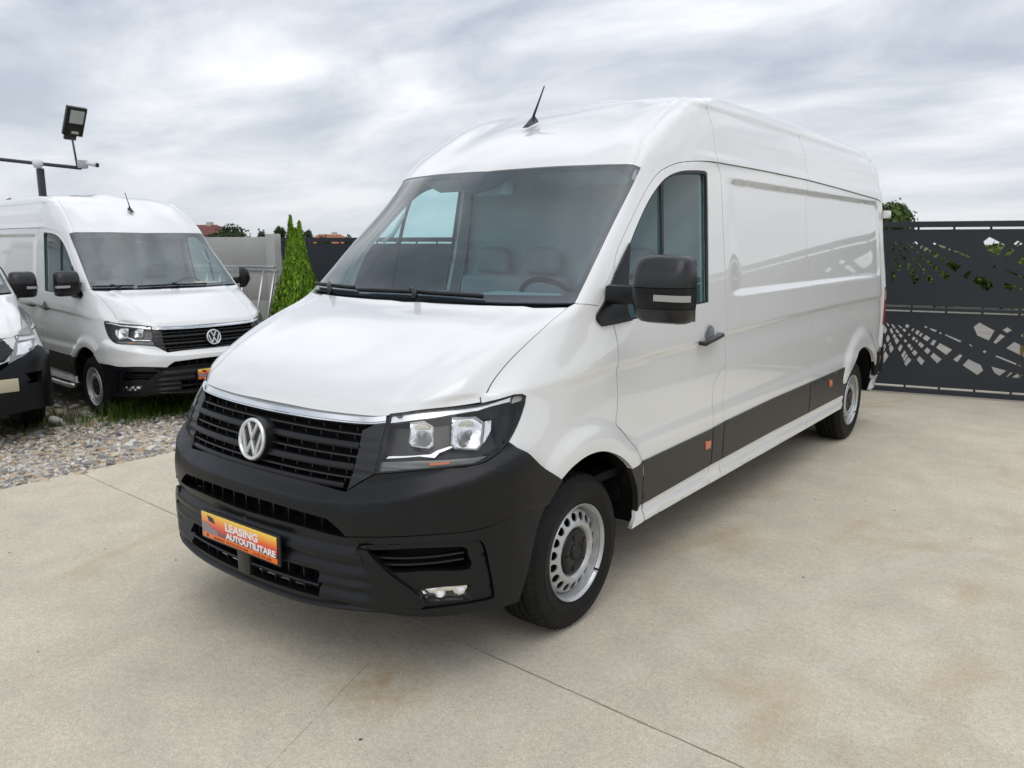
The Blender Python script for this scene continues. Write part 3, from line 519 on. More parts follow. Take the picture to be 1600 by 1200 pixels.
# ============================ THE VAN =====================================
ARCF = np.array([.99, .785, .36]); ARCR = np.array([.99, 5.19, .37])
BEAD = catmull(F['roof_bead'])
def crease_z(y): return np.interp(y, [.5, .74, 1.02, 1.49, 2.0, 2.24, 2.9, 3.77, 6.2], [1.105, 1.13, 1.15, 1.163, 1.176, 1.188, 1.20, 1.21, 1.21])
def side_disp(P):
    y, z = P[:, 1], P[:, 2]; d = np.zeros(len(P)); s = smooth01(np.abs(P[:, 0]), .90, .96)
    t = crease_z(y)-z; fade = smooth01(y, .50, .85)*s*smooth01(-y, -6.0, -5.85)
    d -= fade*.0105*smooth01(t, -.004, .014)*(1-smooth01(t, .03, .22))
    d += s*.012*smooth01(-z, -.80, -.735)*smooth01(y, .9, 1.2)*smooth01(-y, -6.05, -5.9)
    d += s*.012*smooth01(-z, -.393, -.386)
    for c, r0, w in ((ARCF, .585, .10), (ARCR, .625, .10)):
        r = np.hypot(y-c[1], z-c[2]); d += s*.026*(1-smooth01(r, r0-w, r0))*smooth01(z, .45, .70)
    # recessed load-space panel
    qy = y-5.800+.10; qz = np.abs(z-1.725)-.332+.10
    sd = np.hypot(np.maximum(qy, 0), np.maximum(qz, 0))+np.minimum(np.maximum(qy, qz), 0)-.10
    d -= .017*smooth01(y, 2.31, 2.55)*smooth01(-sd, 0, .024)*smooth01(np.abs(P[:, 0]), .8, .86)
    return d
def roof_disp(P):
    y, z = P[:, 1], P[:, 2]; d = np.zeros(len(P)); A = P*[1, 1, 1]; A[:, 0] = np.abs(A[:, 0])
    s = smooth01(y, 1.9, 2.3)*smooth01(A[:, 0], .76, .80)
    d += s*.012*(1-smooth01(z, 2.160, 2.178))
    d += s*.003*np.exp(-((z-2.305)/.012)**2)*smooth01(y, 2.5, 3.1)
    d += smooth01(y, 1.75, 2.25)*.015*smooth01(z, 2.424, 2.440)*smooth01(A[:, 0], .70, .76)
    q = dist_poly(A, BEAD); d -= .008*np.exp(-(q/.009)**2)
    q2 = dist_poly(A, [(x-.045, yy+.004, zz+.004) for x, yy, zz in BEAD[6:]]); d -= .006*np.exp(-(q2/.009)**2)
    k = smooth01(y, 2.5, 2.7); pass
    return d
def hl_(z, y0, y1, x=.99): return [(x, y, z) for y in np.arange(y0, y1, .12)]+[(x, y1, z)]
def cl_(dz, y0, y1): return [(.99, y, crease_z(y)+dz) for y in np.arange(y0, y1, .12)]+[(.99, y1, crease_z(y1)+dz)]
def hood_disp(P):
    x, y = np.abs(P[:, 0]), P[:, 1]; xc = np.interp(y, [-.1, .8], [.585, .70])
    d = .009*(1-smooth01(x, xc-.02, xc+.035)); return d*smooth01(y, -.10, .02)
def bump_disp(P):
    z = P[:, 2]; x = np.abs(P[:, 0]); zc = np.interp(x, [0, .4, .54, .68, .79, .90, .95, .98], [.725, .725, .735, .76, .79, .825, .86, .90])
    return .036-.038*np.clip((z-zc)/.055, 0, 1)-.012*(1-smooth01(z, .60, .70))
def low_disp(P):
    z = P[:, 2]; x = np.abs(P[:, 0]); d = np.full(len(P), .022)
    f = 1-smooth01(x, .60+(z-.36)*-.0, .70)
    saw = np.zeros(len(P))
    for hi, lo in ((.600, .528), (.528, .468), (.468, .412), (.412, .362)):
        m = (z <= hi) & (z > lo); t = (hi-z)/(hi-lo); saw = np.where(m, -.020+.026*np.minimum(t*1.25, 1), saw)
    return d+f*saw*smooth01(-z, -.615, -.60)
def front(x, z, off=0.):
    h = BV.ray_cast(Vector((abs(x), -3, z)), Vector((0, 1, 0))); n = h[1]
    if n.y > 0: n = -n
    if x < 0: n = Vector((-n.x, n.y, n.z))
    p = Vector((x, h[0].y, z)); return p+n*off, n
def fbar(mb, z, x0, x1, prof, n=30, zf=None, sf=None):
    """bar following the nose from x0 to x1; prof = [(outwards, up)] closed section"""
    V = []; Fc = []; m = len(prof)
    for i in range(n+1):
        x = x0+(x1-x0)*i/n; zz = z if zf is None else z+zf(x); p, nn = front(x, zz); nh = Vector((nn.x, nn.y, 0)).normalized()
        for a, b in prof: V.append(p+nh*(a*(sf(x) if sf and a > 0 else 1))+Vector((0, 0, b*(sf(x)*.5+.5 if sf else 1))))
    for i in range(n):
        for k in range(m): Fc.append((i*m+k, (i+1)*m+k, (i+1)*m+(k+1) % m, i*m+(k+1) % m))
    Fc += [tuple(range(m)), tuple(range(n*m, n*m+m))[::-1]]
    return mb.add(V, Fc)
def stroke(pts, w):
    """mitred outline of a polyline"""
    P = [Vector(p) for p in pts]; L_ = []; R_ = []
    for i, p in enumerate(P):
        t0 = (P[i]-P[i-1]).normalized() if i else (P[1]-P[0]).normalized(); t1 = (P[i+1]-P[i]).normalized() if i < len(P)-1 else t0
        n0 = Vector((-t0.y, t0.x)); n1 = Vector((-t1.y, t1.x)); m = (n0+n1).normalized(); k = w/2/max(.3, m.dot(n0)); L_.append(p+m*k); R_.append(p-m*k)
    return [tuple(v) for v in L_+R_[::-1]]
def text_mesh(name, body, size, M_, mat, parent, offset=0., width=None, bold=0.):
    cu = bpy.data.curves.new(name, 'FONT'); cu.body = body; cu.size = size; cu.offset = bold; cu.resolution_u = 3; cu.extrude = .0004
    o = bpy.data.objects.new(name, cu); COL.objects.link(o); dg = bpy.context.evaluated_depsgraph_get(); me = bpy.data.meshes.new_from_object(o.evaluated_get(dg))
    COL.objects.unlink(o); bpy.data.objects.remove(o)
    xs = [v.co.x for v in me.vertices]; w0 = max(xs)-min(xs)
    if width:
        for v in me.vertices: v.co.x = (v.co.x-min(xs))*width/w0
    me.transform(M_); me.materials.clear(); me.materials.append(mat); return link(bpy.data.objects.new(name, me), parent)
m_plate = M('plate_print', (1, .5, .1), .28, coat=.3)
def _plate():
    nt = m_plate.node_tree; b = nt.nodes['Principled BSDF']; tc = nt.nodes.new('ShaderNodeTexCoord'); sp = nt.nodes.new('ShaderNodeSeparateXYZ')
    nt.links.new(tc.outputs['Object'], sp.inputs[0]); mr = nt.nodes.new('ShaderNodeMapRange'); mr.inputs[1].default_value = -.055; mr.inputs[2].default_value = .055
    nt.links.new(sp.outputs[2], mr.inputs[0]); r = nt.nodes.new('ShaderNodeValToRGB'); e = r.color_ramp.elements; r.color_ramp.interpolation = 'LINEAR'
    e[0].position = 0; e[0].color = (1, .17, .005, 1); e[1].position = 1; e[1].color = (.95, .66, .10, 1)
    for p, c in ((.195, (1, .17, .005)), (.2, (.10, .05, .07)), (.30, (.22, .05, .06)), (.46, (.72, .05, .03)), (.62, (.90, .16, .04)), (.82, (.93, .42, .06))):
        q = e.new(p); q.color = (*c, 1)
    nt.links.new(mr.outputs[0], r.inputs[0]); nt.links.new(r.outputs[0], b.inputs['Base Color'])
_plate()
m_print = M('white_print', (.86, .86, .86), .4); m_printk = M('dark_print', (.22, .05, .01), .5); m_printg = M('grey_print', (.30, .24, .26), .5); m_printd = M('charcoal_print', (.05, .04, .05), .5)
def build_plate(parent):
    pl = empty('licence_plate', (0, -.300, .515), 0, parent)
    mb = MB(); mb.box((0, .006, -.002), (.545, .014, .128), bev=.004); mb.obj('plate_holder', m_blackg, pl, True, 40)
    mb = MB(); mb.box((0, -.004, 0), (.520, .004, .110), bev=.0012); mb.obj('plate_face', m_plate, pl, True, 40)
    X = Matrix(((1, 0, 0, 0), (0, 0, -1, 0), (0, 1, 0, 0), (0, 0, 0, 1)))
    text_mesh('lettering', 'LEASING', .046, Matrix.Translation((-.085, -.0066, .006)) @ X, m_print, pl, width=.225, bold=.0016)
    text_mesh('lettering', 'AUTOUTILITARE', .036, Matrix.Translation((-.085, -.0066, -.0285)) @ X, m_print, pl, width=.338, bold=.0016)
    text_mesh('lettering', 'LEASING  AUTOUTILITARE     | 0758 076 898', .0115, Matrix.Translation((-.175, -.0066, -.050)) @ X, m_printk, pl, width=.40, bold=.0002)
    mb = MB()
    for poly, m in (([(-.215, .045), (-.172, .040), (-.160, .016), (-.205, .022)], m_printd),): mb.prism(poly, Matrix.Translation((0, -.0064, 0)) @ X, 0, .0004)
    mb.obj('printed_cab_window', m_printd, pl)
    mb = MB(); T_ = Matrix.Translation((0, -.0062, 0)) @ X
    mb.prism([(-.255, .012), (-.210, .012), (-.178, -.010), (-.150, -.006), (-.135, -.032), (-.255, -.032)], T_, 0, .0004); mb.obj('printed_van_nose', m_printg, pl)
    mb = MB(); T_ = Matrix.Translation((0, -.0058, 0)) @ X
    for a in ([(-.235, .002), (-.205, -.016), (-.208, -.024), (-.240, -.008)], [(-.190, -.014), (-.160, -.010), (-.150, -.026), (-.185, -.028)], [(-.226, -.040), (-.220, -.034), (-.214, -.040), (-.214, -.050), (-.226, -.050)]): mb.prism(a, T_, 0, .0004)
    mb.obj('printed_marks', m_printd, pl)
    return pl
def build_badge(parent):
    t = .17; M_ = Matrix.Translation((0, -.212, .905)) @ Matrix(((1, 0, 0, 0), (0, math.sin(t), -math.cos(t), 0), (0, math.cos(t), math.sin(t), 0), (0, 0, 0, 1)))
    bd = empty('badge', (0, 0, 0), 0, parent)
    mb = MB(); n = 40; mb.prism([(.090*math.cos(2*PI*i/n), .090*math.sin(2*PI*i/n)) for i in range(n)], M_, -.06, -.004); mb.obj('badge_backing', m_blackg, bd, True, 40)
    R_ = MB(); prof = [(.085, -.004), (.086, .002), (.083, .007), (.078, .009), (.073, .006), (.071, -.004)]; V = []; Fc = []; m = len(prof); n = 64
    for k in range(n):
        a = 2*PI*k/n
        for r, z in prof: V.append((r*math.cos(a), r*math.sin(a), z))
    for k in range(n):
        for i in range(m-1): Fc.append((k*m+i, k*m+i+1, ((k+1) % n)*m+i+1, ((k+1) % n)*m+i))
    R_.add(V, Fc, M_).obj('badge_ring', m_badge, bd, True)
    for name, pts in (('badge_letter_v', [(-.031, .067), (0, .006), (.031, .067)]), ('badge_letter_w', [(-.063, .033), (-.030, -.064), (0, -.010), (.030, -.064), (.063, .033)])):
        MB().prism(stroke(pts, .0140), M_, -.004, .0035).prism(stroke(pts, .0085), M_, .0036, .0062).obj(name, m_badge, bd)
    return bd
def build_wheel(name, parent, x, y, sgn):
    """steel van wheel; x = outer face"""
    wh = empty(name, (x, y, .347), 0, parent); R0 = Matrix.Scale(sgn, 4, (1, 0, 0))
    prof = [(.205, -.016), (.216, -.004), (.232, .004), (.262, .011), (.268, .013), (.272, .010), (.290, .010), (.318, .001), (.321, .003), (.334, -.010), (.3375, -.013), (.346, -.022)]
    tread = []
    xs = [-.022, -.036, -.052, -.056, -.084, -.088, -.094, -.098, -.126, -.130, -.136, -.140, -.168, -.172, -.188, -.206]
    for i, q in enumerate(xs): tread.append((.338 if i in (3, 6+0, 9+0, 13) and False else (.3485 if i else .346), q))
    gro = [(-.054, .009), (-.091, .009), (-.133, .009), (-.170, .009)]; tr = [(.3475, -.024)]
    for a, b in gro: tr += [(.3505, a+.005), (.3505-b, a+.003), (.3505-b, a-.003), (.3505, a-.005)]
    tr += [(.3475, -.200), (.333, -.213), (.30, -.225), (.21, -.215)]
    pr = prof+tr; n = 168; k0 = len(prof)-3; k1 = len(prof)+1
    def f(k, i):
        if k0 <= i < k1: return .979 if (k % 3 == 0) else 1.0
        if i >= k1 and i < len(pr)-4: return .991 if (k % 4 == 0) else 1.0
        return 1.0
    MB().lathe(pr, n, R0, f=f).obj('tyre', m_rubber, wh, True, 28)
    rim = [(.196, -.20), (.199, -.12), (.1905, -.070), (.191, -.052), (.200, -.040), (.202, -.022), (.2045, -.014), (.2135, -.0105), (.2185, -.003), (.2195, .002), (.2165, .006), (.2125, .003), (.2100, -.004), (.2060, -.010)]
    MB().lathe(rim, 72, R0).obj('rim', m_steel, wh, True, 50)
    # disc with ventilation holes, cut in the plane and lifted to its profile
    nh = 18; n = 96; out = np.array([(.1905*math.cos(2*PI*i/n), .1905*math.sin(2*PI*i/n)) for i in range(n)]); hol = []
    for q in range(nh):
        a = 2*PI*(q+.5)/nh; c = np.array([math.cos(a), math.sin(a)])*.1590; t = np.array([-math.sin(a), math.cos(a)]); rr = np.array([math.cos(a), math.sin(a)])
        hol.append(np.array([c+t*.0195*math.cos(2*PI*i/14)+rr*.0190*math.sin(2*PI*i/14) for i in range(14)]))
    inn = np.array([(.06*math.cos(2*PI*i/40), .06*math.sin(2*PI*i/40)) for i in range(40)])
    W, T = tess(out, hol+[inn], .009)
    r = np.hypot(W[:, 0], W[:, 1]); xx = np.interp(r, [.06, .100, .108, .120, .133, .143, .152, .180, .187, .1905], [-.046, -.042, -.020, -.006, -.006, -.014, -.018, -.030, -.036, -.044])
    V = [tuple(v) for v in np.stack([xx*sgn, W[:, 0], W[:, 1]], 1)]; Fc = [tuple(t) for t in T]; dn = {}
    for a, b in border(T):
        for i in (a, b):
            if i not in dn: dn[i] = len(V); V.append((V[i][0]-.007*sgn, V[i][1], V[i][2]))
        Fc.append((b, a, dn[a], dn[b]))
    o = mkobj('wheel_disc', V, Fc, m_steel, wh); sharp(o, 50)
    MB().lathe([(.0, -.002), (.030, -.002), (.033, -.006), (.036, -.010), (.046, -.009), (.050, -.006), (.090, -.010), (.100, -.016), (.104, -.038)], 48, R0).obj('hub_cap', m_black, wh, True, 50)
    for q in range(5):
        a = 2*PI*q/5+.3; MB().box((0, 0, 0), (.004, .004, .030), R0 @ Matrix.Rotation(a, 4, 'X') @ Matrix.Translation((-.0075, 0, .070))).obj('cap_slot', m_dark, wh)
    MB().tube([(-.004*sgn, .150, -.125), (.014*sgn, .154, -.129)], .0045, 8).obj('valve', m_dark, wh)
    MB().lathe([(.0, -.10), (.18, -.10)], 32, R0).obj('wheel_shade_disc', m_dark, wh)  # plain dark disc standing in for the shade behind the wheel holes
    return wh
def fold(m, s, ang):
    h = Matrix.Translation((s*.985, 1.035, 1.47)); m.matrix_basis = h @ Matrix.Rotation(s*ang, 4, 'Z') @ h.inverted()
def build_mirror(parent, s):
    """door mirror, s = +1 left side"""
    mr = empty('door_mirror', (0, 0, 0), 0, parent); K = Matrix.Scale(s, 4, (1, 0, 0))
    cx, cy, cz = 1.245, .985, 1.503
    def shell(z0, z1, n, grow=0., top=False, bot=False):
        V = []; Fc = []; m = 25; n_ = n
        for i in range(n_+1):
            z = z0+(z1-z0)*i/n_; t = (z-cz)/.142
            up = max(0, t); dn = max(0, -t)
            wl = .135*(1-.16*up**4)*(1-.16*dn**4); wr = .128*(1-.20*up**3.2)*(1-.14*dn**4)
            if up > .80: k = math.sqrt(max(0, 1-((up-.80)/.2)**2)); wl *= .74+.26*k; wr *= .66+.34*k
            if dn > .82: k = math.sqrt(max(0, 1-((dn-.82)/.18)**2)); wl *= .72+.28*k; wr *= .78+.22*k
            dp = .125*(1-.50*up**2.4-.45*dn**2.2)+grow
            if max(up, dn) > .93: dp *= .6+.4*math.sqrt(max(0, 1-((max(up, dn)-.93)/.07)**2))
            for j in range(m):
                a = PI*j/(m-1); c, q = math.cos(a), math.sin(a); x = -math.copysign(abs(c)**.55, c); yy = -abs(q)**.62
                V.append((cx+(x*(wr if x > 0 else wl)), cy+yy*dp, z))
        for i in range(n_):
            for j in range(m-1): Fc.append((i*m+j, i*m+j+1, (i+1)*m+j+1, (i+1)*m+j))
            Fc.append((i*m+m-1, i*m, (i+1)*m, (i+1)*m+m-1))
        Fc += [tuple(range(m))[::-1], tuple(range(n_*m, n_*m+m))]
        return MB().add(V, Fc, K)
    shell(1.514, 1.645, 14)  .obj('mirror_cap', m_blackg, mr, True, 32)
    shell(1.428, 1.511, 6, .004).obj('mirror_body', m_black, mr, True, 32)
    shell(1.361, 1.425, 8).obj('mirror_foot', m_blackg, mr, True, 32)
    sh = MB(); V = []; Fc = []; m = 15
    for z in (1.460, 1.486):
        for j in range(m):
            a = PI*(.50+.42*j/(m-1)); c, q = math.cos(a), math.sin(a); V.append((cx-math.copysign(abs(c)**.55, c)*.1315, cy-abs(q)**.62*.1335, z-.004*j/m))
    for j in range(m-1): Fc.append((j, j+1, m+j+1, m+j))
    sh.add(V, Fc, K).obj('mirror_indicator', m_ribbed, mr, True)
    MB().prism([(cx-.125, 1.372), (cx+.125, 1.372), (cx+.120, 1.628), (cx-.110, 1.628)], K @ Matrix(((1, 0, 0, 0), (0, 0, 1, cy+.0015), (0, 1, 0, 0), (0, 0, 0, 1))), 0, .002).obj('mirror_face', m_mirrorg, mr)
    MB().box((1.045, 1.015, 1.470), (.22, .075, .085), K, bev=.018).obj('mirror_arm', m_black, mr, True, 40)
    return mr
def ring(name, out, width, mat, parent, off=0., rim=.01, outset=.001):
    w_ = dedupe(uv2w(onto(out)))
    if area2(w_) < 0: w_ = w_[::-1]
    w_ = insetp(subdiv(w_, .02), -outset); w3 = insetp(w_, width); n = len(w_)
    a = w2uv(np.vstack([w_, w3])); P, N = ev(a[:, 1], a[:, 0], True); T = P+N*off; B_ = P-N*rim
    V = np.vstack([T, B_]); Fc = []
    for i in range(n):
        k = (i+1) % n; Fc += [(i, k, n+k, n+i), (n+i, n+k, 3*n+k, 3*n+i), (k, i, 2*n+i, 2*n+k)]
    for s in (1, -1):
        o = mkobj(name, V*[s, 1, 1], Fc if s > 0 else [f[::-1] for f in Fc], mat, parent); sharp(o, 40)
def build_van(root, nose='dark', plate=True):
    B = dict()
    # --- white body ---
    top = S('ws_top'); c0 = (0, 1.313, 2.066)
    ridge = catmull([(.89, 2.23, 2.13), (.866, 2.235, 2.25), (.843, 2.245, 2.34), (.800, 2.26, 2.44), (.765, 2.275, 2.475), (.70, 2.285, 2.497), (.5, 2.29, 2.517), (.25, 2.29, 2.525), (0, 2.29, 2.527)])
    cap = [c0]+top+S('ws_side')+S('pillar_base')+S('seam_tri')+S('seam_pillar')+ridge
    panel('roof_cap', cap, m_white, root, sym=True, disp=roof_disp, h=.02, lines=[[(x+o, y, z) for x, y, z in BEAD[2:-2]] for o in (-.020, -.009, 0, .009, .020)])
    W1 = uv2w(onto(ridge)); s2 = catmull([(.25, 3.81, 2.583), (.5, 3.81, 2.557), (.70, 3.81, 2.523), (.765, 3.81, 2.49), (.80, 3.81, 2.45), (.843, 3.81, 2.34), (.866, 3.81, 2.25), (.89, 3.81, 2.13)], .06)
    W2 = uv2w(onto(s2)); tu = uv2w(np.array([[9.25, NR-1]])); ca = uv2w(np.array([[0, NR-1]])); cb = uv2w(np.array([[NC-1, NR-1]]))
    g1 = uv2w(onto(S('gutter', 0, 3, rev=True)))
    panel('roof_panel', np.vstack([W1, ca, tu, W2, g1]), m_white, root, sym=True, disp=roof_disp, h=.03, lines=[hl_(2.158, 2.28, 3.77, .88), hl_(2.179, 2.28, 3.77, .88), hl_(2.422, 2.28, 3.77, .82), hl_(2.441, 2.28, 3.77, .80)])
    ze = [(.895, 5.98, 2.07), (.86, 6.05, 2.07), (.80, 6.08, 2.07), (.5, 6.09, 2.07), (0, 6.10, 2.07)]
    g2 = S('gutter', 2)
    panel('roof_panel', np.vstack([W2[::-1], tu, cb, uv2w(onto(ze[::-1])), uv2w(onto(g2[::-1]))]), m_white, root, sym=True, disp=roof_disp, h=.035, lines=[hl_(2.158, 3.85, 5.6, .88), hl_(2.179, 3.85, 5.6, .88), hl_(2.422, 3.85, 5.6, .82), hl_(2.441, 3.85, 5.6, .80)])
    panel('windscreen', [(0, .719, 1.432)]+[(x, y+.004, z+.004) for x, y, z in S('ws_bottom')[1:]]+S('ws_side', rev=True)+S('ws_top', rev=True)+[c0], m_glass, root, sym=True, h=.05, off=-.002, rim=.004, inset=.003)
    panel('cowl_panel', [(0, .655, 1.40)]+[(x, y-.03, z-.018) for x, y, z in S('hood_rear')]+[(.905, .80, 1.425), (.93, .90, 1.45)]+[(x, y+.03, z+.03) for x, y, z in S('ws_bottom', rev=True)]+[(0, .74, 1.455)], m_blackg, root, sym=True, h=.05, off=-.022, rim=0, inset=0)
    fr = panel('windscreen_border', [(0, .719, 1.432)]+[(x, y+.004, z+.004) for x, y, z in S('ws_bottom')[1:]]+S('ws_side', rev=True)+S('ws_top', rev=True)+[c0]+
               [(0, 1.20, 1.945)]+S('ws_in_top', raw=True)+S('ws_in_side')+S('ws_in_bot', raw=True)+[(0, .748, 1.462)], m_frit, root, sym=True, h=.04, off=-.006, rim=0, inset=.0)
    panel('windscreen_seal', [(0, 1.318, 2.071)]+[(x+.004, y+.004, z+.004) for x, y, z in S('ws_top')]+[(x+.012, y, z) for x, y, z in S('ws_side')]+[(x, y, z) for x, y, z in S('ws_side', rev=True)]+S('ws_top', rev=True)+[c0], m_seal, root, sym=True, h=.04, off=-.008, rim=0, inset=0)
    panel('bonnet', [(0, -.104, 1.044)]+S('hood_front')+S('hood_gap', rev=True)+S('hood_rear', rev=True)+[(0, .672, 1.408)], m_white, root, sym=True, disp=hood_disp, h=.022, rim=.022)
    for s in (1, -1): pass
    fen = S('hood_gap')+S('light_top', 3)+S('light_side')+S('bump_side_top')+S('arch_front', 8)+[(.99, 1.13, .65), (.99, 1.25, .66)]+S('door_front_low', rev=True)+S('seam_tri', rev=True)+S('pillar_base', rev=True)
    panel('front_wing', fen, m_white, root, both=True, disp=side_disp, h=.02, rim=.03)
    # door with its window opening
    win = S('window')+S('window_bot')
    sill = [(.972, 1.30, .34), (.975, 2.07, .34)]
    door = S('seam_pillar', rev=True)+S('door_front_low')+S('door_front_sill', 0, 3, raw=True)+sill+S('door_cut', 0, 6, rev=True)+S('door_rear_up', rev=True)
    for s, o in zip((1, -1), panel('front_door', door, m_white, root, holes=[win], both=True, disp=side_disp, h=.022, rim=.03, inset=.0036, lines=[cl_(.004, 1.06, 2.2), cl_(-.014, 1.06, 2.2), hl_(.80, 1.2, 2.05), hl_(.735, 1.24, 2.04), hl_(.393, 1.33, 2.04), hl_(.386, 1.33, 2.04)])):
        K = Matrix.Scale(s, 4, (1, 0, 0))
        P = [Vector(front_side(y, z, .030))for y, z in ((1.885, 1.166), (1.93, 1.172), (2.02, 1.182), (2.105, 1.190))]
        MB().tube([P[0]+Vector((-.03, -.012, 0)), P[0], P[1], P[2], P[3], P[3]+Vector((-.03, .012, 0))], [.010, .015, .017, .017, .015, .010], 10, M_=K).obj('handle', m_blackg, o, True)
        MB().lathe([(0, -.002), (.036, -.002), (.042, .003), (.046, .001), (.047, -.004)], 28, K @ Matrix.Translation(front_side(2.0, 1.208, .004)) @ Matrix.Scale(1.25, 4, (0, 1, 0))).obj('handle_recess', m_lampgrey, o, True)
    panel('door_glass', win, m_glass2, root, both=True, h=.05, off=-.020, rim=0, inset=-.004)
    for q_ in (.004,): ring('window_seal', win, .017, m_seal, root, off=-.004, rim=.016)
    ring('door_inner_trim', win, -.10, m_cabl, root, off=-.036, rim=.05, outset=-.004)
    dv = F['divider']; d2 = catmull(dv)
    panel('window_divider', [(p[0], p[1]-.011, p[2]) for p in d2]+[(p[0], p[1]+.011, p[2]) for p in rev(d2)], m_seal, root, both=True, h=.05, off=-.008, rim=.01, inset=0)
    panel('mirror_base', S('tri', raw=True), m_black, root, both=True, h=.03, off=.014, rim=.02, inset=0)
    p1_ = S('door_rear_up')+S('door_rear_low', 1, 5)+[(.975, 2.22, .34), (.975, 3.80, .34)]+S('seam2_low', 0, 9, rev=True)+S('gutter', 0, 3, rev=True)
    panel('side_panel', p1_, m_white, root, both=True, disp=side_disp, h=.022, lines=[cl_(.004, 2.28, 3.77), cl_(-.014, 2.28, 3.77), hl_(.80, 2.27, 3.76), hl_(.735, 2.27, 3.76), hl_(.393, 2.26, 3.77), hl_(.386, 2.26, 3.77), hl_(2.057, 2.32, 3.77, .9), hl_(2.033, 2.32, 3.77, .9), hl_(1.393, 2.3, 3.77), hl_(1.417, 2.3, 3.77)])
    flap = S('door_cut', 0, 6)+[(.975, 2.07, .34), (.975, 2.22, .34)]+S('door_rear_low', 0, 5, rev=True)
    panel('filler_flap', flap, m_white, root, both=True, disp=side_disp, h=.03)
    rc = [(.98, 5.78, .46), (.975, 6.0, .46), (.95, 6.05, .46), (.90, 6.08, .46), (.80, 6.10, .46)]; rt = [(.775, 6.09, 2.07), (.86, 6.05, 2.07), (.895, 5.98, 2.07)]
    p2_ = S('seam2_low', 0, 9)+[(.975, 3.80, .34), (.975, 4.70, .34)]+S('arch_rear')+rc+rt+S('gutter', 2, rev=True)
    panel('side_panel', p2_, m_white, root, both=True, disp=side_disp, h=.024, rim=.03, lines=[cl_(.004, 3.85, 5.75), cl_(-.014, 3.85, 5.75), hl_(.80, 3.84, 4.5), hl_(.735, 3.84, 4.5), hl_(.393, 3.84, 4.65), hl_(.386, 3.84, 4.65), hl_(2.057, 3.85, 5.65, .9), hl_(2.033, 3.85, 5.65, .9), hl_(1.393, 3.85, 5.65), hl_(1.417, 3.85, 5.65)])
    panel('rear_door', [(0, 6.11, .46), (.8, 6.10, .46), (.775, 6.09, 2.07), (0, 6.1, 2.07)], m_white, root, sym=True, h=.08)
    panel('sill_end', [(.98, 1.22, .41), (.98, 1.275, .44), (.972, 1.30, .34), (.97, 1.17, .335)], m_white, root, both=True, h=.04, rim=.02, disp=side_disp)
    # --- dark trims on the flank ---
    def strip(a, b, mat=m_strip): return panel('rub_strip', [(.99, a, .43), (.99, b, .43), (.99, b, .672), (.99, a, .672)], mat, root, both=True, h=.05, off=.020, rim=.012)
    def zt(y): return float(np.interp(y, [1.25, 2.06, 2.25, 3.0, 4.83], [.658, .668, .678, .690, .690]))
    def zb(y): return float(np.interp(y, [1.26, 2.07, 3.0, 4.76], [.435, .452, .460, .452]))
    def strip(a, b, n=5):
        ys = np.linspace(a, b, n); return panel('rub_strip', [(.985, y, zb(y)) for y in ys]+[(.99, y, zt(y)) for y in ys[::-1]], m_strip, root, both=True, h=.04, off=.021, rim=.013)
    for q in ((1.262, 2.068), (2.074, 2.222), (2.230, 3.798)):
        o = strip(*q)
    panel('rub_strip', [(.985, y, zb(y)) for y in (3.806, 4.2, 4.755)]+S('arch_rear', 0, 3)+[(.99, 4.83, .69), (.99, 4.2, .69), (.99, 3.806, .69)], m_strip, root, both=True, h=.04, off=.021, rim=.013)
    panel('arch_trim', [(.99, 1.135, .66), (.99, 1.258, .664), (.985, 1.262, .45), (.98, 1.22, .41)]+S('arch_flare_in', rev=True), m_strip, root, both=True, h=.03, off=.021, rim=.03)
    panel('rear_bumper', [(.99, 5.60, .60), (.98, 5.66, .49), (.97, 5.98, .48), (.90, 6.08, .48), (.5, 6.13, .48), (0, 6.15, .48), (0, 6.15, .72), (.5, 6.13, .72), (.90, 6.08, .72), (.97, 5.98, .715), (.99, 5.56, .70)], m_black, root, sym=True, h=.06, off=.028, rim=.03)
    panel('rear_skirt', [(.98, 5.70, .455), (.97, 5.6, .36), (.96, 5.95, .36), (.955, 6.0, .455)], m_white, root, both=True, h=.05, off=.012, rim=.02)
    panel('tail_lamp', [(.955, 6.01, .93), (.90, 6.075, .93), (.88, 6.07, 1.28), (.945, 6.015, 1.28)], m_red, root, both=True, h=.04, off=.008, rim=.01)
    P = [Vector(front_side(y, z, .030)) for y, z in ((2.36, 1.180), (2.42, 1.185), (2.52, 1.190), (2.58, 1.193))]
    MB().tube([P[0]+Vector((-.03, -.012, 0)), *P, P[3]+Vector((-.03, .012, 0))], [.010, .015, .017, .017, .015, .010], 10, M_=Matrix.Scale(-1, 4, (1, 0, 0))).obj('sliding_door_handle', m_blackg, root, True)
    for k in ('marker1', 'marker2'): panel('side_marker', S(k, raw=True), m_orange, root, both=True, h=.03, off=.024, rim=.004, inset=.004)
    panel('side_marker', [(.98, 5.85, .58), (.98, 5.93, .58), (.98, 5.93, .65), (.98, 5.85, .65)], m_orange, root, both=True, h=.04, off=.032, rim=.004)
    for z in (.75, 1.95):
        for s in (1, -1): MB().box((s*.925, 6.045, z), (.05, .10, .07), bev=.008).obj('door_hinge', m_white, root, True, 40)
    # --- nose ---
    up = [(0, -.215, .800)]+S('grille_bot')+S('grille_bot_side')+S('light_bot', rev=True)+S('bump_side_top')+S('arch_front', 6, 9, rev=True)+S('seam_b', rev=True)+S('slot_diag', rev=True)+S('slot_top', rev=True)+[(0, -.24, .68)]
    panel('bumper_top' if nose == 'dark' else 'bumper_top', up, m_black, root, sym=True, disp=bump_disp, h=.014, rim=.045, lines=[[(0, -.23, .725), (.1, -.23, .725), (.2, -.22, .725)]+catmull(F['bump_crease'][2:-1])])
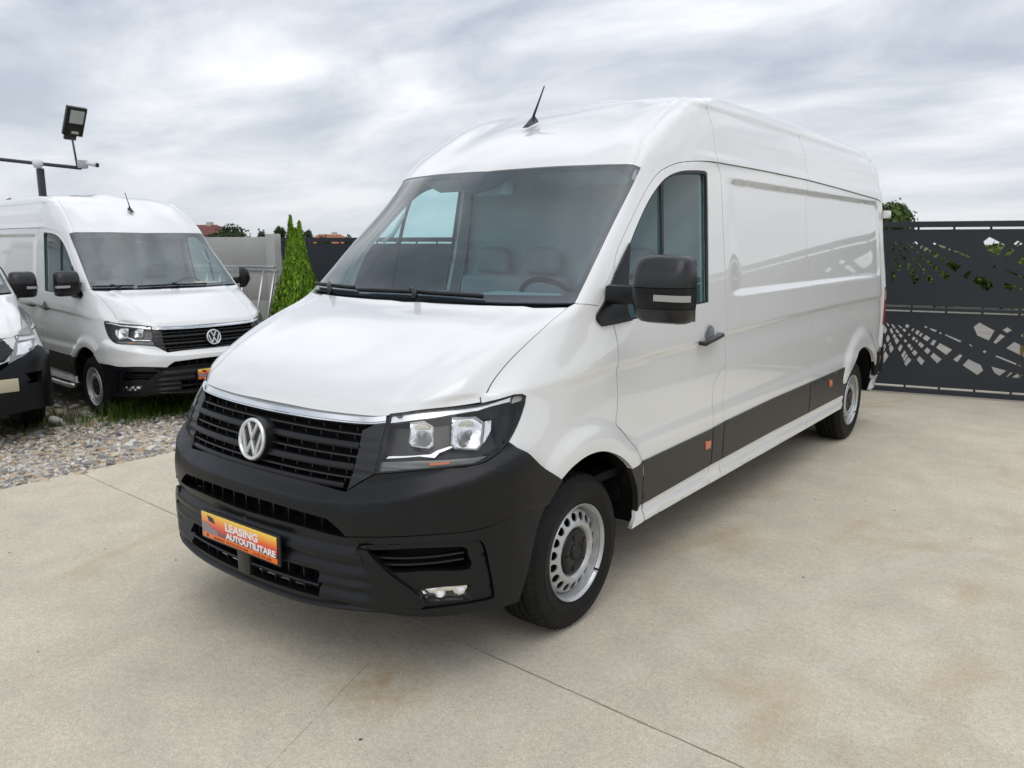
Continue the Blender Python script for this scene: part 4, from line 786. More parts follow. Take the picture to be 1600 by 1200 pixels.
    lo = [(0, -.25, .62)]+S('slot_bot')+S('seam_b')+S('arch_front', 0, 7, rev=True)+S('bump_bot', rev=True)+[(0, -.26, .325)]
    oph = [(0, -.26, .452)]+[(.22, -.26, .455), (.435, -.23, .457), (.435, -.23, .365), (.22, -.25, .36), (0, -.26, .358)]
    W_l = None
    lowp = panel('bumper_bottom', [(0, -.25, .62)]+S('slot_bot')+S('seam_b')+S('arch_front', 0, 7, rev=True)+S('bump_bot', rev=True)+[(0, -.26, .325)]+
                 [(0, -.26, .356), (.22, -.25, .358), (.435, -.23, .362), (.435, -.23, .455), (.22, -.26, .455), (0, -.26, .452)], m_black, root, holes=[S('pocket')], sym=True, disp=low_disp, h=.014, rim=.045,
                 lines=[[(.45, -.2, z), (.66, -.15, z)] for z in (.528, .468, .412)])
    pk = panel('lamp_pocket', S('pocket'), m_black, root, holes=[S('vent'), S('fog', raw=True)], both=True, h=.02, off=.010, rim=.05, inset=.0012)
    panel('cross_brace', S('diag', raw=True), m_black, root, both=True, h=.02, off=.024, rim=.03, inset=0)
    for s in (1, -1):
        K = Matrix.Scale(s, 4, (1, 0, 0))
        def F2(x, z, off): p, n = front(x, z, off); return p
    for s in (1, -1):
        for z in (.520, .545): fbar(MB(), z, s*.66, s*.895, [(-.03, -.003), (-.005, -.003), (-.005, .003), (-.03, .003)], 12).obj('vent_slat', m_blackg, root)
    fl = panel('fog_lamp', S('fog', raw=True), m_reflector, root, both=True, h=.012, off=-.016, rim=-.02, inset=.004, disp=lambda P: .008*np.sin(np.abs(P[:, 0])*150)*np.sin(P[:, 2]*120))
    panel('fog_lamp_lens', S('fog', raw=True), m_lens, root, both=True, h=.03, off=.006, rim=0, inset=.002)
    mb = MB(); fbar(mb, .403, -.432, .432, [(-.02, -.006), (.016, -.008), (.020, -.002), (.016, .004), (-.02, .008)]); mb.obj('intake_bar', m_black, root, True, 40)
    for i in range(11):
        x = -.42+.084*i
        if abs(x) < .02: continue
        p, n = front(x, .41); MB().box((x, p.y+.03, .408), (.005, .05, .10)).obj('intake_fin', m_blackg, root)
    for s in (1, -1): MB().box((s*.605, -.13, .635), (.004, .13, .14)).obj('slot_light_block', m_dark, root)  # partitions added to block light showing through from the lamp vents
    MB().box((0, .12, .332), (1.30, .58, .012)).obj('undertray', m_dark, root)
    MB().box((0, -.262, .405), (.085, .05, .115), bev=.006).obj('sensor_block', m_blackg, root, True, 40)
    mb = MB(); fbar(mb, .338, -.88, .88, [(-.05, -.028), (.010, -.026), (.034, -.014), (.036, -.006), (.022, .008), (-.02, .012)], 60, zf=lambda x: (-.010+.022*math.exp(-((abs(x)-.62)/.2)**2)-.02*max(0, abs(x)-.7)/.18), sf=lambda x: 1-max(0, min(1, (abs(x)-.55)/.30))); mb.obj('front_lip', m_black, root, True, 40)
    for i in range(12):
        x = -.50+.0909*i; p, n = front(x, .65); MB().box((x, p.y+.045, .65), (.006, .05, .075)).obj('slot_fin', m_blackg, root)
    # grille
    gr = empty('grille', (0, 0, 0), 0, root)
    def zarc(x): return .006*abs(x)/.5
    xe = .538
    mb = MB()
    for z in (.977, .899, .823): mb = MB(); fbar(mb, z, -xe, xe, [(-.030, -.004), (-.006, -.004), (-.004, 0), (-.006, .004), (-.030, .004)], 36); mb.obj('thin_slat', m_blackg, gr, True, 40)
    for z in (.939, .863): mb = MB(); fbar(mb, z, -xe, xe, [(-.035, -.013), (-.002, -.013), (.006, -.009), (.006, -.002), (-.004, .013), (-.035, .013)], 36); mb.obj('thick_slat', m_black, gr, True, 30)
    for s in (1, -1):
        mb = MB(); fbar(mb, .797, -xe+.03, xe-.03, [(-.03, -.010), (.004, -.012), (.006, -.004), (-.002, .006), (-.03, .006)], 36)
        break
    mb.obj('lower_frame', m_black, gr, True, 40)
    mb = MB()
    for i in range(13):
        x = -.50+i/12
        if abs(x) < .11: continue
        for z in (.993, .963, .918, .887, .843, .811): p, n = front(x, z); MB().box((x, p.y+.020, z), (.004, .018, .018)).obj('grille_fin', m_blackg, gr)
    def fld(P):
        z = P[:, 2]; d = np.full(len(P), .001)
        for q in (.956, .918, .878, .842): d -= .006*np.exp(-((z-q)/.004)**2)
        return d
    panel('grille_cheek', S('grille_r', rev=True, raw=True)+S('grille_bot_side')+S('light_in')+[(.61, -.02, 1.045)], m_blackg, root, both=True, h=.010, disp=fld, rim=.04)
    mb = MB(); fbar(mb, 1.0215, -.612, .612, [(-.03, -.0155), (.009, -.0155), (.013, -.010), (.0105, -.0065), (.0125, -.003), (.006, .0145), (-.03, .016)], 60, zf=lambda x: float(np.interp(abs(x), [0, .3, .5, .56, .615], [0, .002, .007, .010, .0185]))); mb.obj('chrome_strip', m_chrome, gr, True, 30)
    build_badge(gr)
    if plate: build_plate(root)
    # headlights
    LO = S('light_top')+S('light_side')+S('light_bot')+S('light_in')
    for s_i, s in enumerate((1, -1)):
        hl = empty('headlight', (0, 0, 0), 0, root)
        def one(name, out, mat, off, rim=0., disp=None, inset=.001, h=.02):
            a = panel(name, out, mat, hl, both=True, off=off, rim=rim, disp=disp, inset=inset, h=h)
            kill = a[1] if s > 0 else a[0]; me = kill.data; bpy.data.objects.remove(kill); bpy.data.meshes.remove(me)
        one('lens', LO, m_lens, .003, 0, h=.03, inset=.002)
        one('lamp_bowl', LO, m_blackg, -.050, -.049, h=.02, inset=.001)
        one('chrome_brow', S('hl_chrome', raw=True), m_satin, -.008, .03, h=.02)
        one('corner_reflector', S('hl_corner', raw=True), m_ribbed, -.008, .02, h=.02)
        for nm in ('hl_in', 'hl_out'):
            c = np.array(F[nm]).mean(0); R_ = .062 if nm == 'hl_out' else .052
            one('reflector', S(nm, raw=True), m_reflector, -.040, -.024, h=.007, disp=lambda P, c=c, R_=R_: .022*np.clip((np.linalg.norm(P-c, axis=1)/R_)**2, 0, 1)-.0022*np.sign(np.sin(P[:, 2]*260))*0)
            one('reflector_rim', S(nm, raw=True)+[tuple(c+(np.array(p)-c)*.90) for p in S(nm, raw=True)[:1]]+[tuple(c+(np.array(p)-c)*.90) for p in rev(S(nm, raw=True))], m_lampgrey, -.013, .01, h=.02, inset=0)
            P0 = Vector(c)*1.0; K = Matrix.Scale(s, 4, (1, 0, 0)); nrm = Vector((.62, -.76, .12)).normalized()
            MB().tube([P0-nrm*.040, P0-nrm*.012, P0-nrm*.008], [.012, .011, .004], 12, M_=K).obj('bulb', m_lampgrey, hl, True)
        one('side_reflector', S('hl_side', raw=True), m_lampwhite, -.014, .02)
        one('running_light', S('hl_drl', raw=True), m_satin, -.012, .02)
        one('indicator', S('hl_sig', raw=True), m_ribdark, -.014, .02, disp=lambda P: .0015*np.sin(P[:, 2]*700), h=.006)
        one('amber_segment', S('hl_amber', raw=True), m_amber, -.008, .01)
    ring('lamp_gasket', LO, .006, m_seal, root, off=.0035, rim=.03, outset=-.001)
    # wheels, arches, underside
    for y in (.747, 5.098):
        for s in (1, -1): build_wheel('wheel', root, s*.968, y, s)
    for s in (1, -1):
        for c, r in (((.775, .35), .475), ((5.19, .35), .50)):
            mb = MB()
            V = []; Fc = []; n = 20
            for i in range(n+1):
                a = -.02+(PI+.10)*i/n; y = c[0]+r*math.cos(a); z = c[1]+r*math.sin(a)
                V += [(s*.972, y, z), (s*.62, y, z)]
            for i in range(n): Fc.append((2*i, 2*i+1, 2*i+3, 2*i+2))
            k = len(V); V.append((s*.62, c[0], c[1])); Fc += [(k, 2*i+1, 2*i+3) for i in range(n)]
            mb.add(V, Fc).obj('wheel_arch_liner', m_dark, root, True)
    mb = MB(); mb.box((0, 2.95, .52), (1.80, 3.5, .14)); mb.box((0, .55, .44), (1.10, 1.3, .18)); mb.box((0, 5.3, .52), (1.1, 1.4, .14)); mb.box((0, 3.0, .38), (.5, 4.6, .10)); mb.box((0, .747, .30), (1.5, .12, .10)); mb.box((0, 5.098, .33), (1.6, .10, .10)); mb.obj('underbody', m_dark, root)
    # inner shell: closes the gaps from inside, open at the windows
    S6 = 8; v = np.linspace(0, NR-1, (NR-1)*S6+1); u = np.linspace(0, NC-1, (NC-1)*S6+1); VV, UU = np.meshgrid(v, u, indexing='ij'); P, N = ev(VV, UU, True)
    deep = .030+.055*((P[..., 1] < .25) & (P[..., 2] < 1.02)); Q = P-N*deep[..., None]; Q[..., 0] = np.maximum(Q[..., 0], 0)
    Pc = (P[:-1, :-1]+P[1:, 1:]+P[1:, :-1]+P[:-1, 1:])/4; Wc = uv2w(np.stack([(UU[:-1, :-1]+UU[1:, 1:]).ravel()/2, (VV[:-1, :-1]+VV[1:, 1:]).ravel()/2], 1))
    keep = np.ones(len(Wc), bool)
    wsW = uv2w(onto([(0, .74, 1.46)]+S('ws_in_side', rev=True)+[(.5, 1.36, 2.06), (0, 1.31, 2.06)])); wdW = uv2w(onto(win))
    keep &= ~inpoly(Wc, insetp(wsW if area2(wsW) > 0 else wsW[::-1], -.03)); keep &= ~inpoly(Wc, insetp(wdW if area2(wdW) > 0 else wdW[::-1], -.022))
    pc_ = Pc.reshape(-1, 3); keep &= (pc_[:, 2] > .385) | ((pc_[:, 1] < .3) & (pc_[:, 2] > .335)); keep |= False
    for c, r in (((.775, .35), .47), ((5.19, .35), .50)): keep &= ~((np.hypot(pc_[:, 1]-c[0], pc_[:, 2]-c[1]) < r) & (pc_[:, 0] > .6) & (pc_[:, 1] > .36))
    Hh, Ww = Q.shape[:2]; V = []; Fc = []
    for s in (1, -1):
        k = len(V); V += [tuple(x) for x in (Q.reshape(-1, 3)*[s, 1, 1])]; kk = keep.reshape(Hh-1, Ww-1)
        Fc += [(k+i*Ww+j, k+i*Ww+j+1, k+(i+1)*Ww+j+1, k+(i+1)*Ww+j) for i in range(Hh-1) for j in range(Ww-1) if kk[i, j]]
    zc_ = np.array([np.mean([V[i][2] for i in f]) for f in Fc]); yc_ = np.array([np.mean([V[i][1] for i in f]) for f in Fc])
    o = mkobj('inner_shell', V, Fc, m_dark, root, True, mats=[m_dark, m_cabl], mi=((zc_ > 1.45) & (yc_ < 2.2) & (yc_ > .6)).astype(int).tolist())
    # cab interior
    MB().prism([(-.93, .5), (.93, .5), (.93, 1.3), (.84, 2.05), (.76, 2.35), (.55, 2.45), (-.55, 2.45), (-.76, 2.35), (-.84, 2.05), (-.93, 1.3)], Matrix(((1, 0, 0, 0), (0, 0, 1, 2.19), (0, 1, 0, 0), (0, 0, 0, 1))), 0, .03).obj('bulkhead', m_cabin, root)
    MB().box((0, 1.5, .62), (1.85, 1.5, .04)).obj('cab_floor', m_dark, root)
    mb = MB(); V = []; Fc = []; sec = [(.74, 1.395), (.86, 1.425), (1.02, 1.432), (1.16, 1.405), (1.22, 1.34), (1.19, 1.15), (1.10, .85), (.80, .85)]; xs = [-.86, -.80, -.5, -.2, .12, .30, .48, .66, .80, .86]
    for x in xs:
        for y, z in sec: V.append((x, y+(.03 if abs(x) > .84 else 0), z+(.028 if .25 < x < .70 and 1.0 < y < 1.2 else 0)))
    m = len(sec)
    for i in range(len(xs)-1):
        for k in range(m): Fc.append((i*m+k, (i+1)*m+k, (i+1)*m+(k+1) % m, i*m+(k+1) % m))
    mb.add(V, Fc).obj('dashboard', m_dash, root, True, 45)
    for x in (-.62, -.12, .12, .74): MB().box((x, .96, 1.434), (.22, .035, .008), bev=.003).obj('air_vent', m_dark, root)
    R_ = Matrix.Translation((.45, 1.30, 1.36)) @ Matrix.Rotation(math.radians(-52), 4, 'X')
    MB().tube([R_ @ Vector((.195*math.cos(2*PI*i/32), .195*math.sin(2*PI*i/32), 0)) for i in range(33)], .014, 10, cap=False).obj('steering_wheel', m_dark, root, True)
    MB().box((0, 0, -.01), (.36, .05, .03), R_, bev=.01).box((0, 0, -.015), (.13, .12, .05), R_, bev=.02).obj('steering_hub', m_dark, root, True, 40)
    for cx, wd in ((.46, .50), (-.38, .86)):
        st = empty('seat', (cx, 1.72, .62), 0, root)
        MB().box((0, 0, .30), (wd, .50, .14), bev=.05).obj('cushion', m_seat, st, True)
        MB().box((0, 0, 0), (wd, .13, .62), Matrix.Translation((0, .28, .56)) @ Matrix.Rotation(-.20, 4, 'X'), bev=.05).obj('backrest', m_seat, st, True)
        for q in ([0] if wd < .6 else [-.2, .2]):
            MB().box((0, 0, 0), (.26, .09, .17), Matrix.Translation((q, .36, .96)) @ Matrix.Rotation(-.15, 4, 'X'), bev=.04).obj('headrest', m_seat, st, True)
    for s in (1, -1): MB().tube([(s*.80, 1.30, 1.70), (s*.78, 1.36, 1.74), (s*.76, 1.44, 1.86)], .012, 8).obj('grab_handle', m_cabl, root, True)
    MB().box((0, 1.36, 1.985), (.22, .10, .09), bev=.02).obj('camera_housing', m_cabin, root, True, 40)
    for s in (1, -1): MB().box((0, 0, 0), (.52, .015, .17), Matrix.Translation((s*.42, 1.60, 2.03)) @ Matrix.Rotation(1.25, 4, 'X'), bev=.006).obj('sun_visor', m_cabin, root, True, 40)
    # wipers
    def wiper(pts, arm):
        wp = empty('wiper', (0, 0, 0), 0, root)
        def lift(x, z, o): p, n = front_ws(x, z); return p+n*o
        MB().tube([lift(x, z, .022) for x, z in pts], .0085, 8).obj('wiper_blade', m_seal, wp, True)
        MB().tube([lift(x, z, .010) for x, z in pts], .0045, 6).obj('wiper_rubber', m_dark, wp, True)
        MB().tube([lift(x, z, o) for x, z, o in arm], [.015, .013, .009, .008], 8).obj('wiper_arm', m_blackg, wp, True)
    wiper([(-.40+i*.042, 1.445-.006*abs(i-10)/10) for i in range(21)], [(.06, 1.415, .02), (.05, 1.430, .04), (.025, 1.446, .044), (.0, 1.449, .034)])
    wiper([(-.86+i*.020, 1.452-.004*i/20) for i in range(22)], [(-.60, 1.412, .02), (-.63, 1.430, .04), (-.66, 1.448, .042), (-.68, 1.452, .034)])
    mb = MB(); 
    for i in range(30):
        x = -.87+i*.06; 
    # antenna
    an = empty('antenna', (0, 1.70, 2.33), 0, root)
    MB().add([(-.02, -.055, -.004), (.02, -.055, -.004), (.032, .03, .034), (-.032, .03, .034), (0, -.03, .030), (0, .030, .078), (-.012, .055, .05), (.012, .055, .05)], [(0, 1, 4), (1, 2, 5, 4), (3, 0, 4, 5), (2, 7, 5), (5, 6, 3), (5, 7, 6), (0, 3, 2, 1), (2, 3, 6, 7)]).obj('antenna_foot', m_blackg, an, True, 60)
    MB().tube([(0, .022, .060), (0, .075, .150), (0, .13, .245)], [.0075, .0055, .004], 8).obj('antenna_rod', m_blackg, an, True)
    for s in (1, -1): build_mirror(root, s)
    return root
def front_side(y, z, off):
    h = BV.ray_cast(Vector((3, y, z)), Vector((-1, 0, 0))); n = h[1]
    if n.x < 0: n = -n
    return h[0]+n*off
def front_ws(x, z):
    p, n = front(x, z); return p, n
# ============================ GROUND AND SETTING ==========================
def concrete_mat():
    m = M('concrete', (.45, .42, .37), .88, spec=.25); nt = m.node_tree; b = nt.nodes['Principled BSDF']; tc = nt.nodes.new('ShaderNodeTexCoord')
    def N(scale, detail=6, rough=.55, dist=0., sc_=None, off=None):
        n = nt.nodes.new('ShaderNodeTexNoise'); n.inputs['Scale'].default_value = scale; n.inputs['Detail'].default_value = detail; n.inputs['Roughness'].default_value = rough; n.inputs['Distortion'].default_value = dist
        mp = nt.nodes.new('ShaderNodeMapping'); mp.inputs['Scale'].default_value = sc_ or (1, 1, 1); mp.inputs['Location'].default_value = off or (0, 0, 0)
        nt.links.new(tc.outputs['Object'], mp.inputs[0]); nt.links.new(mp.outputs[0], n.inputs[0]); return n.outputs[0]
    def ramp(v, a, b_, ca, cb):
        r = nt.nodes.new('ShaderNodeValToRGB'); r.color_ramp.elements[0].position = a; r.color_ramp.elements[1].position = b_
        r.color_ramp.elements[0].color = (*ca, 1); r.color_ramp.elements[1].color = (*cb, 1); nt.links.new(v, r.inputs[0]); return r.outputs[0]
    def mul(c1, c2, fac=1.0, mode='MULTIPLY'):
        x = nt.nodes.new('ShaderNodeMix'); x.data_type = 'RGBA'; x.blend_type = mode
        if isinstance(fac, float): x.inputs[0].default_value = fac
        else: nt.links.new(fac, x.inputs[0])
        nt.links.new(c1, x.inputs[6])
        if isinstance(c2, tuple): x.inputs[7].default_value = (*c2, 1)
        else: nt.links.new(c2, x.inputs[7])
        return x.outputs[2]
    c = ramp(N(.55, 7, .6, .6), .30, .72, (.575, .525, .425), (.675, .61, .485))
    c = mul(c, ramp(N(3.2, 8, .62, .3), .30, .72, (.86, .86, .865), (1.07, 1.06, 1.05)))
    c = mul(c, ramp(N(38, 4, .6), .32, .70, (.89, .89, .89), (1.08, 1.08, 1.07)))
    c = mul(c, ramp(N(115, 4, .75), .30, .66, (.70, .70, .69), (1.17, 1.17, 1.15)))
    stain = ramp(N(1.5, 6, .6, .8, (1, .55, 1), (4.1, 7.3, 0)), .565, .74, (0, 0, 0), (1, 1, 1))
    c = mul(c, (.44, .31, .165), mul(stain, (.62, .62, .62)), 'MIX')
    drk = ramp(N(.9, 6, .6, .5, (.5, 1.4, 1), (9.1, 1.3, 0)), .60, .78, (0, 0, 0), (1, 1, 1))
    c = mul(c, (.37, .36, .34), mul(drk, (.45, .45, .45)), 'MIX')
    # rust-coloured stain beside the front of the pad
    vd = nt.nodes.new('ShaderNodeVectorMath'); vd.operation = 'DISTANCE'; vd.inputs[1].default_value = (.63, -.13, 0); nt.links.new(tc.outputs['Object'], vd.inputs[0])
    sp = ramp(vd.outputs['Value'], .0, .26, (1, 1, 1), (0, 0, 0)); sp = mul(sp, ramp(N(7, 6, .7), .35, .70, (0, 0, 0), (1, 1, 1)))
    c = mul(c, (.36, .22, .085), sp, 'MIX')
    # faint curved tyre marks
    def track(x0, y0, r, w_, s_):
        q = nt.nodes.new('ShaderNodeVectorMath'); q.operation = 'DISTANCE'; q.inputs[1].default_value = (x0, y0, 0); nt.links.new(tc.outputs['Object'], q.inputs[0])
        a = nt.nodes.new('ShaderNodeMath'); a.operation = 'SUBTRACT'; nt.links.new(q.outputs['Value'], a.inputs[0]); a.inputs[1].default_value = r
        a2 = nt.nodes.new('ShaderNodeMath'); a2.operation = 'ABSOLUTE'; nt.links.new(a.outputs[0], a2.inputs[0])
        t = ramp(a2.outputs[0], w_*.6, w_, (s_, s_, s_), (0, 0, 0)); return mul(t, ramp(N(5, 7, .7), .40, .66, (0, 0, 0), (1, 1, 1)))
    for a in ((9.5, -1.5, 8.45, .10, .28), (9.5, -1.5, 7.95, .05, .22), (-8, 3, 11.5, .09, .16)): c = mul(c, (.64, .61, .55), track(*a), 'MIX')
    spk = nt.nodes.new('ShaderNodeTexVoronoi'); spk.inputs['Scale'].default_value = 5.2; spk.inputs['Randomness'].default_value = 1; nt.links.new(tc.outputs['Object'], spk.inputs[0])
    dot = ramp(spk.outputs['Distance'], .030, .046, (1, 1, 1), (0, 0, 0)); dot = mul(dot, ramp(N(2.2, 3, .5),   .44, .52, (0, 0, 0), (1, 1, 1)))
    c = mul(c, (.09, .08, .07), dot, 'MIX')
    spk2 = nt.nodes.new('ShaderNodeTexVoronoi'); spk2.inputs['Scale'].default_value = 34; nt.links.new(tc.outputs['Object'], spk2.inputs[0])
    d2 = ramp(spk2.outputs['Distance'], .07, .12, (1, 1, 1), (0, 0, 0)); d2 = mul(d2, ramp(N(9, 3, .5), .50, .60, (0, 0, 0), (.7, .7, .7)))
    c = mul(c, (.17, .155, .135), d2, 'MIX')
    nt.links.new(c, b.inputs['Base Color'])
    bp = nt.nodes.new('ShaderNodeBump'); bp.inputs['Strength'].default_value = .45; bp.inputs['Distance'].default_value = .003; nt.links.new(N(130, 5, .65), bp.inputs['Height'])
    bp2 = nt.nodes.new('ShaderNodeBump'); bp2.inputs['Strength'].default_value = .5; bp2.inputs['Distance'].default_value = .012; nt.links.new(N(6, 6, .6), bp2.inputs['Height'])
    nt.links.new(bp2.outputs[0], bp.inputs['Normal']); nt.links.new(bp.outputs[0], b.inputs['Normal']); return m
m_conc = concrete_mat()
m_earth = M('grass_and_soil', (.09, .11, .04), .95, noise=(.35, (.16, .15, .08), .35, .7), bump=(8, .6, .05))
m_gsoil = M('stony_soil', (.30, .265, .20), .95, noise=(5, (.40, .36, .28), .35, .7), bump=(40, .8, .02))
m_road = M('pale_dirt_road', (.22, .205, .18), .95, noise=(1.1, (.28, .26, .225), .35, .7), bump=(60, .5, .01))
def lot_z(x, y):
    x = np.asarray(x, float); y = np.asarray(y, float)
    z = -.022-.232*smooth01(-x, 3.30, 5.2); return z+.012*np.sin(x*2.1+y*.9)*np.sin(y*1.7-x*.6)*smooth01(-x, 3.4, 4.2)
def fast_mesh(name, V, Fq, mat, parent=None, col=None, smooth=True):
    me = bpy.data.meshes.new(name); k = Fq.shape[1]; me.vertices.add(len(V)); me.vertices.foreach_set('co', V.astype(np.float32).ravel())
    me.loops.add(Fq.size); me.loops.foreach_set('vertex_index', Fq.astype(np.int32).ravel()); me.polygons.add(len(Fq))
    me.polygons.foreach_set('loop_start', np.arange(0, Fq.size, k, dtype=np.int32)); me.polygons.foreach_set('loop_total', np.full(len(Fq), k, np.int32))
    me.update(calc_edges=True)
    if smooth: me.shade_smooth()
    if col is not None:
        a = me.color_attributes.new('col', 'FLOAT_COLOR', 'POINT'); a.data.foreach_set('color', np.hstack([col, np.ones((len(col), 1))]).astype(np.float32).ravel())
    me.materials.append(mat); return link(bpy.data.objects.new(name, me), parent)
def sheet(name, xs, ys, fz, mat):
    X, Y = np.meshgrid(xs, ys, indexing='ij'); Z = fz(X, Y); V = np.stack([X, Y, Z], -1).reshape(-1, 3); a = np.arange(len(xs)*len(ys)).reshape(len(xs), len(ys))
    Fq = np.stack([a[:-1, :-1], a[1:, :-1], a[1:, 1:], a[:-1, 1:]], -1).reshape(-1, 4); o = fast_mesh(name, V, Fq, mat); o['kind'] = 'structure'; return o
def nonuni(a, b, n, p=3): t = np.linspace(-1, 1, n); return (a+b)/2+(b-a)/2*np.sign(t)*np.abs(t)**p
sheet('ground', nonuni(-900, 900, 90), nonuni(-900, 900, 90), lambda x, y: -.40+.32*smooth01(y, 8.2, 9.5)*smooth01(x, -14, -8), m_earth)
sheet('gravel_lot', np.linspace(-22, -3.31, 150), np.linspace(-9, 7.6, 120), lot_z, m_gsoil)
sheet('dirt_road', np.linspace(-16, 22, 30), np.linspace(8.75, 21.5, 14), lambda x, y: x*0-.045, m_road)
# concrete pad: a bed and three cast slabs with open joints between them
bed = mkobj('concrete_pad', [(-3.28, -9, -.02), (14, -9, -.02), (14, 8.70, -.02), (-3.28, 8.70, -.02), (-3.28, -9, -.3), (14, -9, -.3), (14, 8.70, -.3), (-3.28, 8.70, -.3)],
            [(0, 1, 2, 3), (0, 4, 5, 1), (1, 5, 6, 2), (2, 6, 7, 3), (3, 7, 4, 0)], M('joint_filler', (.10, .09, .07), .95, noise=(60, (.18, .16, .12), .4, .6)), None, False); bed['kind'] = 'structure'
def J1(x): return .348-.046*x
def slab(poly):
    n = len(poly); wob = []
    for i in range(n):     # slightly uneven cut edges
        a = Vector(poly[i]); b = Vector(poly[(i+1) % n]); k = max(1, int((b-a).length/.07)); nn = Vector((-(b-a).y, (b-a).x)).normalized()
        for t in range(k): wob.append(a+(b-a)*t/k+nn*random.uniform(-.0016, .0016)*(0 if t == 0 else 1))
    V = [(p.x, p.y, 0) for p in wob]+[(p.x, p.y, -.019) for p in wob]; m = len(wob)
    return mkobj('slab', V, [tuple(range(m))]+[(i, m+i, m+(i+1) % m, (i+1) % m) for i in range(m)], m_conc, bed, False)
g_ = .0040
slab([(-3.30, J1(-3.3)+g_), (14, J1(14)+g_), (14, 8.7), (-3.30, 8.7), (-3.27, 4.0)][:4])
slab([(-3.37, -9), (3.6635, -9), (.3365, J1(.3365)-g_), (-3.30, J1(-3.3)-g_)])
slab([(3.665, -9), (14, -9), (14, J1(14)-g_), (.3385, J1(.3385)-g_)])
# gravel: loose stones on the lot
def ico(sub):
    bm = bmesh.new(); bmesh.ops.create_icosphere(bm, subdivisions=sub, radius=1); V = np.array([v.co[:] for v in bm.verts]); Fc = np.array([[v.index for v in f.verts] for f in bm.faces]); bm.free(); return V, Fc
def stones(name, N_, xr, yr, size, dense=None, seed=1):
    R = np.random.default_rng(seed); V0, F0 = ico(2); x = R.uniform(*xr, N_); y = R.uniform(*yr, N_)
    if dense is not None: k = dense(x, y, R); x, y = x[k], y[k]
    n = len(x); s = size*np.exp(R.normal(0, .38, n)); sc_ = np.stack([s*R.uniform(.8, 1.35, n), s*R.uniform(.6, 1.0, n), s*R.uniform(.38, .62, n)], 1)
    a = R.uniform(0, 2*PI, n); tl = R.normal(0, .25, (n, 2)); fr = R.normal(0, 1.0, (n, 4, 3)); V = np.repeat(V0[None], n, 0)
    r = 1+.10*np.sin((V@fr[:, 0, :, None])*1.7)[..., 0]+.10*np.sin((V@fr[:, 1, :, None])*2.3+1)[..., 0]; V = V*r[..., None]
    nr = fr[:, 2]/np.linalg.norm(fr[:, 2], axis=1, keepdims=True); d = (V*nr[:, None]).sum(2); V = V-nr[:, None]*np.maximum(0, d-.62)[..., None]   # one broken face
    V = V*sc_[:, None]; c, si = np.cos(a)[:, None], np.sin(a)[:, None]
    X = V[..., 0]*c-V[..., 1]*si; Y = V[..., 0]*si+V[..., 1]*c; Z = V[..., 2]+X*tl[:, :1]+Y*tl[:, 1:]
    Z0 = lot_z(x, y)+sc_[:, 2]*R.uniform(.15, .9, n); P = np.stack([X+x[:, None], Y+y[:, None], Z+Z0[:, None]], -1).reshape(-1, 3)
    pal = np.array([(.52, .46, .36), (.42, .40, .36), (.60, .55, .46), (.30, .29, .28), (.46, .34, .22), (.56, .45, .33), (.64, .62, .57), (.22, .215, .21), (.40, .36, .30)])
    cc = pal[R.integers(0, len(pal), n)]*R.uniform(.8, 1.15, (n, 1)); C_ = np.repeat(cc, len(V0), 0)
    Fq = (F0[None]+(np.arange(n)*len(V0))[:, None, None]).reshape(-1, 3); o = fast_mesh(name, P, Fq, attrmat('stone', .82, bump=(90, .35, .003)), None, C_); o['kind'] = 'stuff'; return o
st = stones('gravel', 20000, (-6.1, -3.27), (-1.2, 3.1), .0165, lambda x, y, R: R.uniform(0, 1, len(x)) < np.where(x > -5.4, 1, .55), 3)
tag(st, 'loose pale gravel and river stones between the concrete pad and the parked vans', 'gravel')
st = stones('gravel', 1500, (-9.5, -3.27), (-3.0, 6.0), .026, None, 5); tag(st, 'larger scattered stones lying over the gravel lot', 'gravel')
# ---- foliage helpers -----------------------------------------------------
m_leaf = attrmat('leaves', .6, .3, .28); m_bark = M('bark', (.10, .07, .05), .9, noise=(9, (.17, .13, .09), .35, .7), bump=(30, .6, .01))
def leaves(name, Cn, Nn, size, cols, parent=None, asp=1.6, R=RNG, up=None):
    """Cn centres, Nn normals, size half-length (array or number), cols per leaf"""
    n = len(Cn); size = np.broadcast_to(np.asarray(size, float), (n,)); Nn = Nn/np.maximum(np.linalg.norm(Nn, axis=1, keepdims=True), 1e-9)
    t = R.normal(0, 1, (n, 3)) if up is None else np.broadcast_to(up, (n, 3))+R.normal(0, .28, (n, 3)); t = t-(t*Nn).sum(1, keepdims=True)*Nn; t /= np.linalg.norm(t, axis=1, keepdims=True)
    b = np.cross(Nn, t); s = size[:, None]; V = np.stack([Cn-t*s, Cn+b*s/asp, Cn+t*s+Nn*s*.25, Cn-b*s/asp], 1).reshape(-1, 3)
    return fast_mesh(name, V, np.arange(4*n).reshape(n, 4), m_leaf, parent, np.repeat(cols, 4, 0), False)
def blob_leaves(blobs, n, R, gaps=.25):
    Cn = []; Nn = []; Sh = []
    vol = np.array([b[3]*b[4]*b[5] for b in blobs])**(2/3); vol = vol/vol.sum()
    for b, v in zip(blobs, vol):
        k = int(n*v); d = R.normal(0, 1, (k, 3)); d /= np.linalg.norm(d, axis=1, keepdims=True); r = R.uniform(.45, 1.0, (k, 1))**.6
        lump = 1+gaps*np.sin(d[:, :1]*5+b[0]*3)*np.sin(d[:, 1:2]*6+b[1])*np.sin(d[:, 2:]*5+b[2]*2)
        Cn.append(np.array(b[:3])+d*np.array(b[3:6])*r*lump); Nn.append(d+R.normal(0, .6, (k, 3))); Sh.append(r[:, 0])
    return np.vstack(Cn), np.vstack(Nn), np.concatenate(Sh)
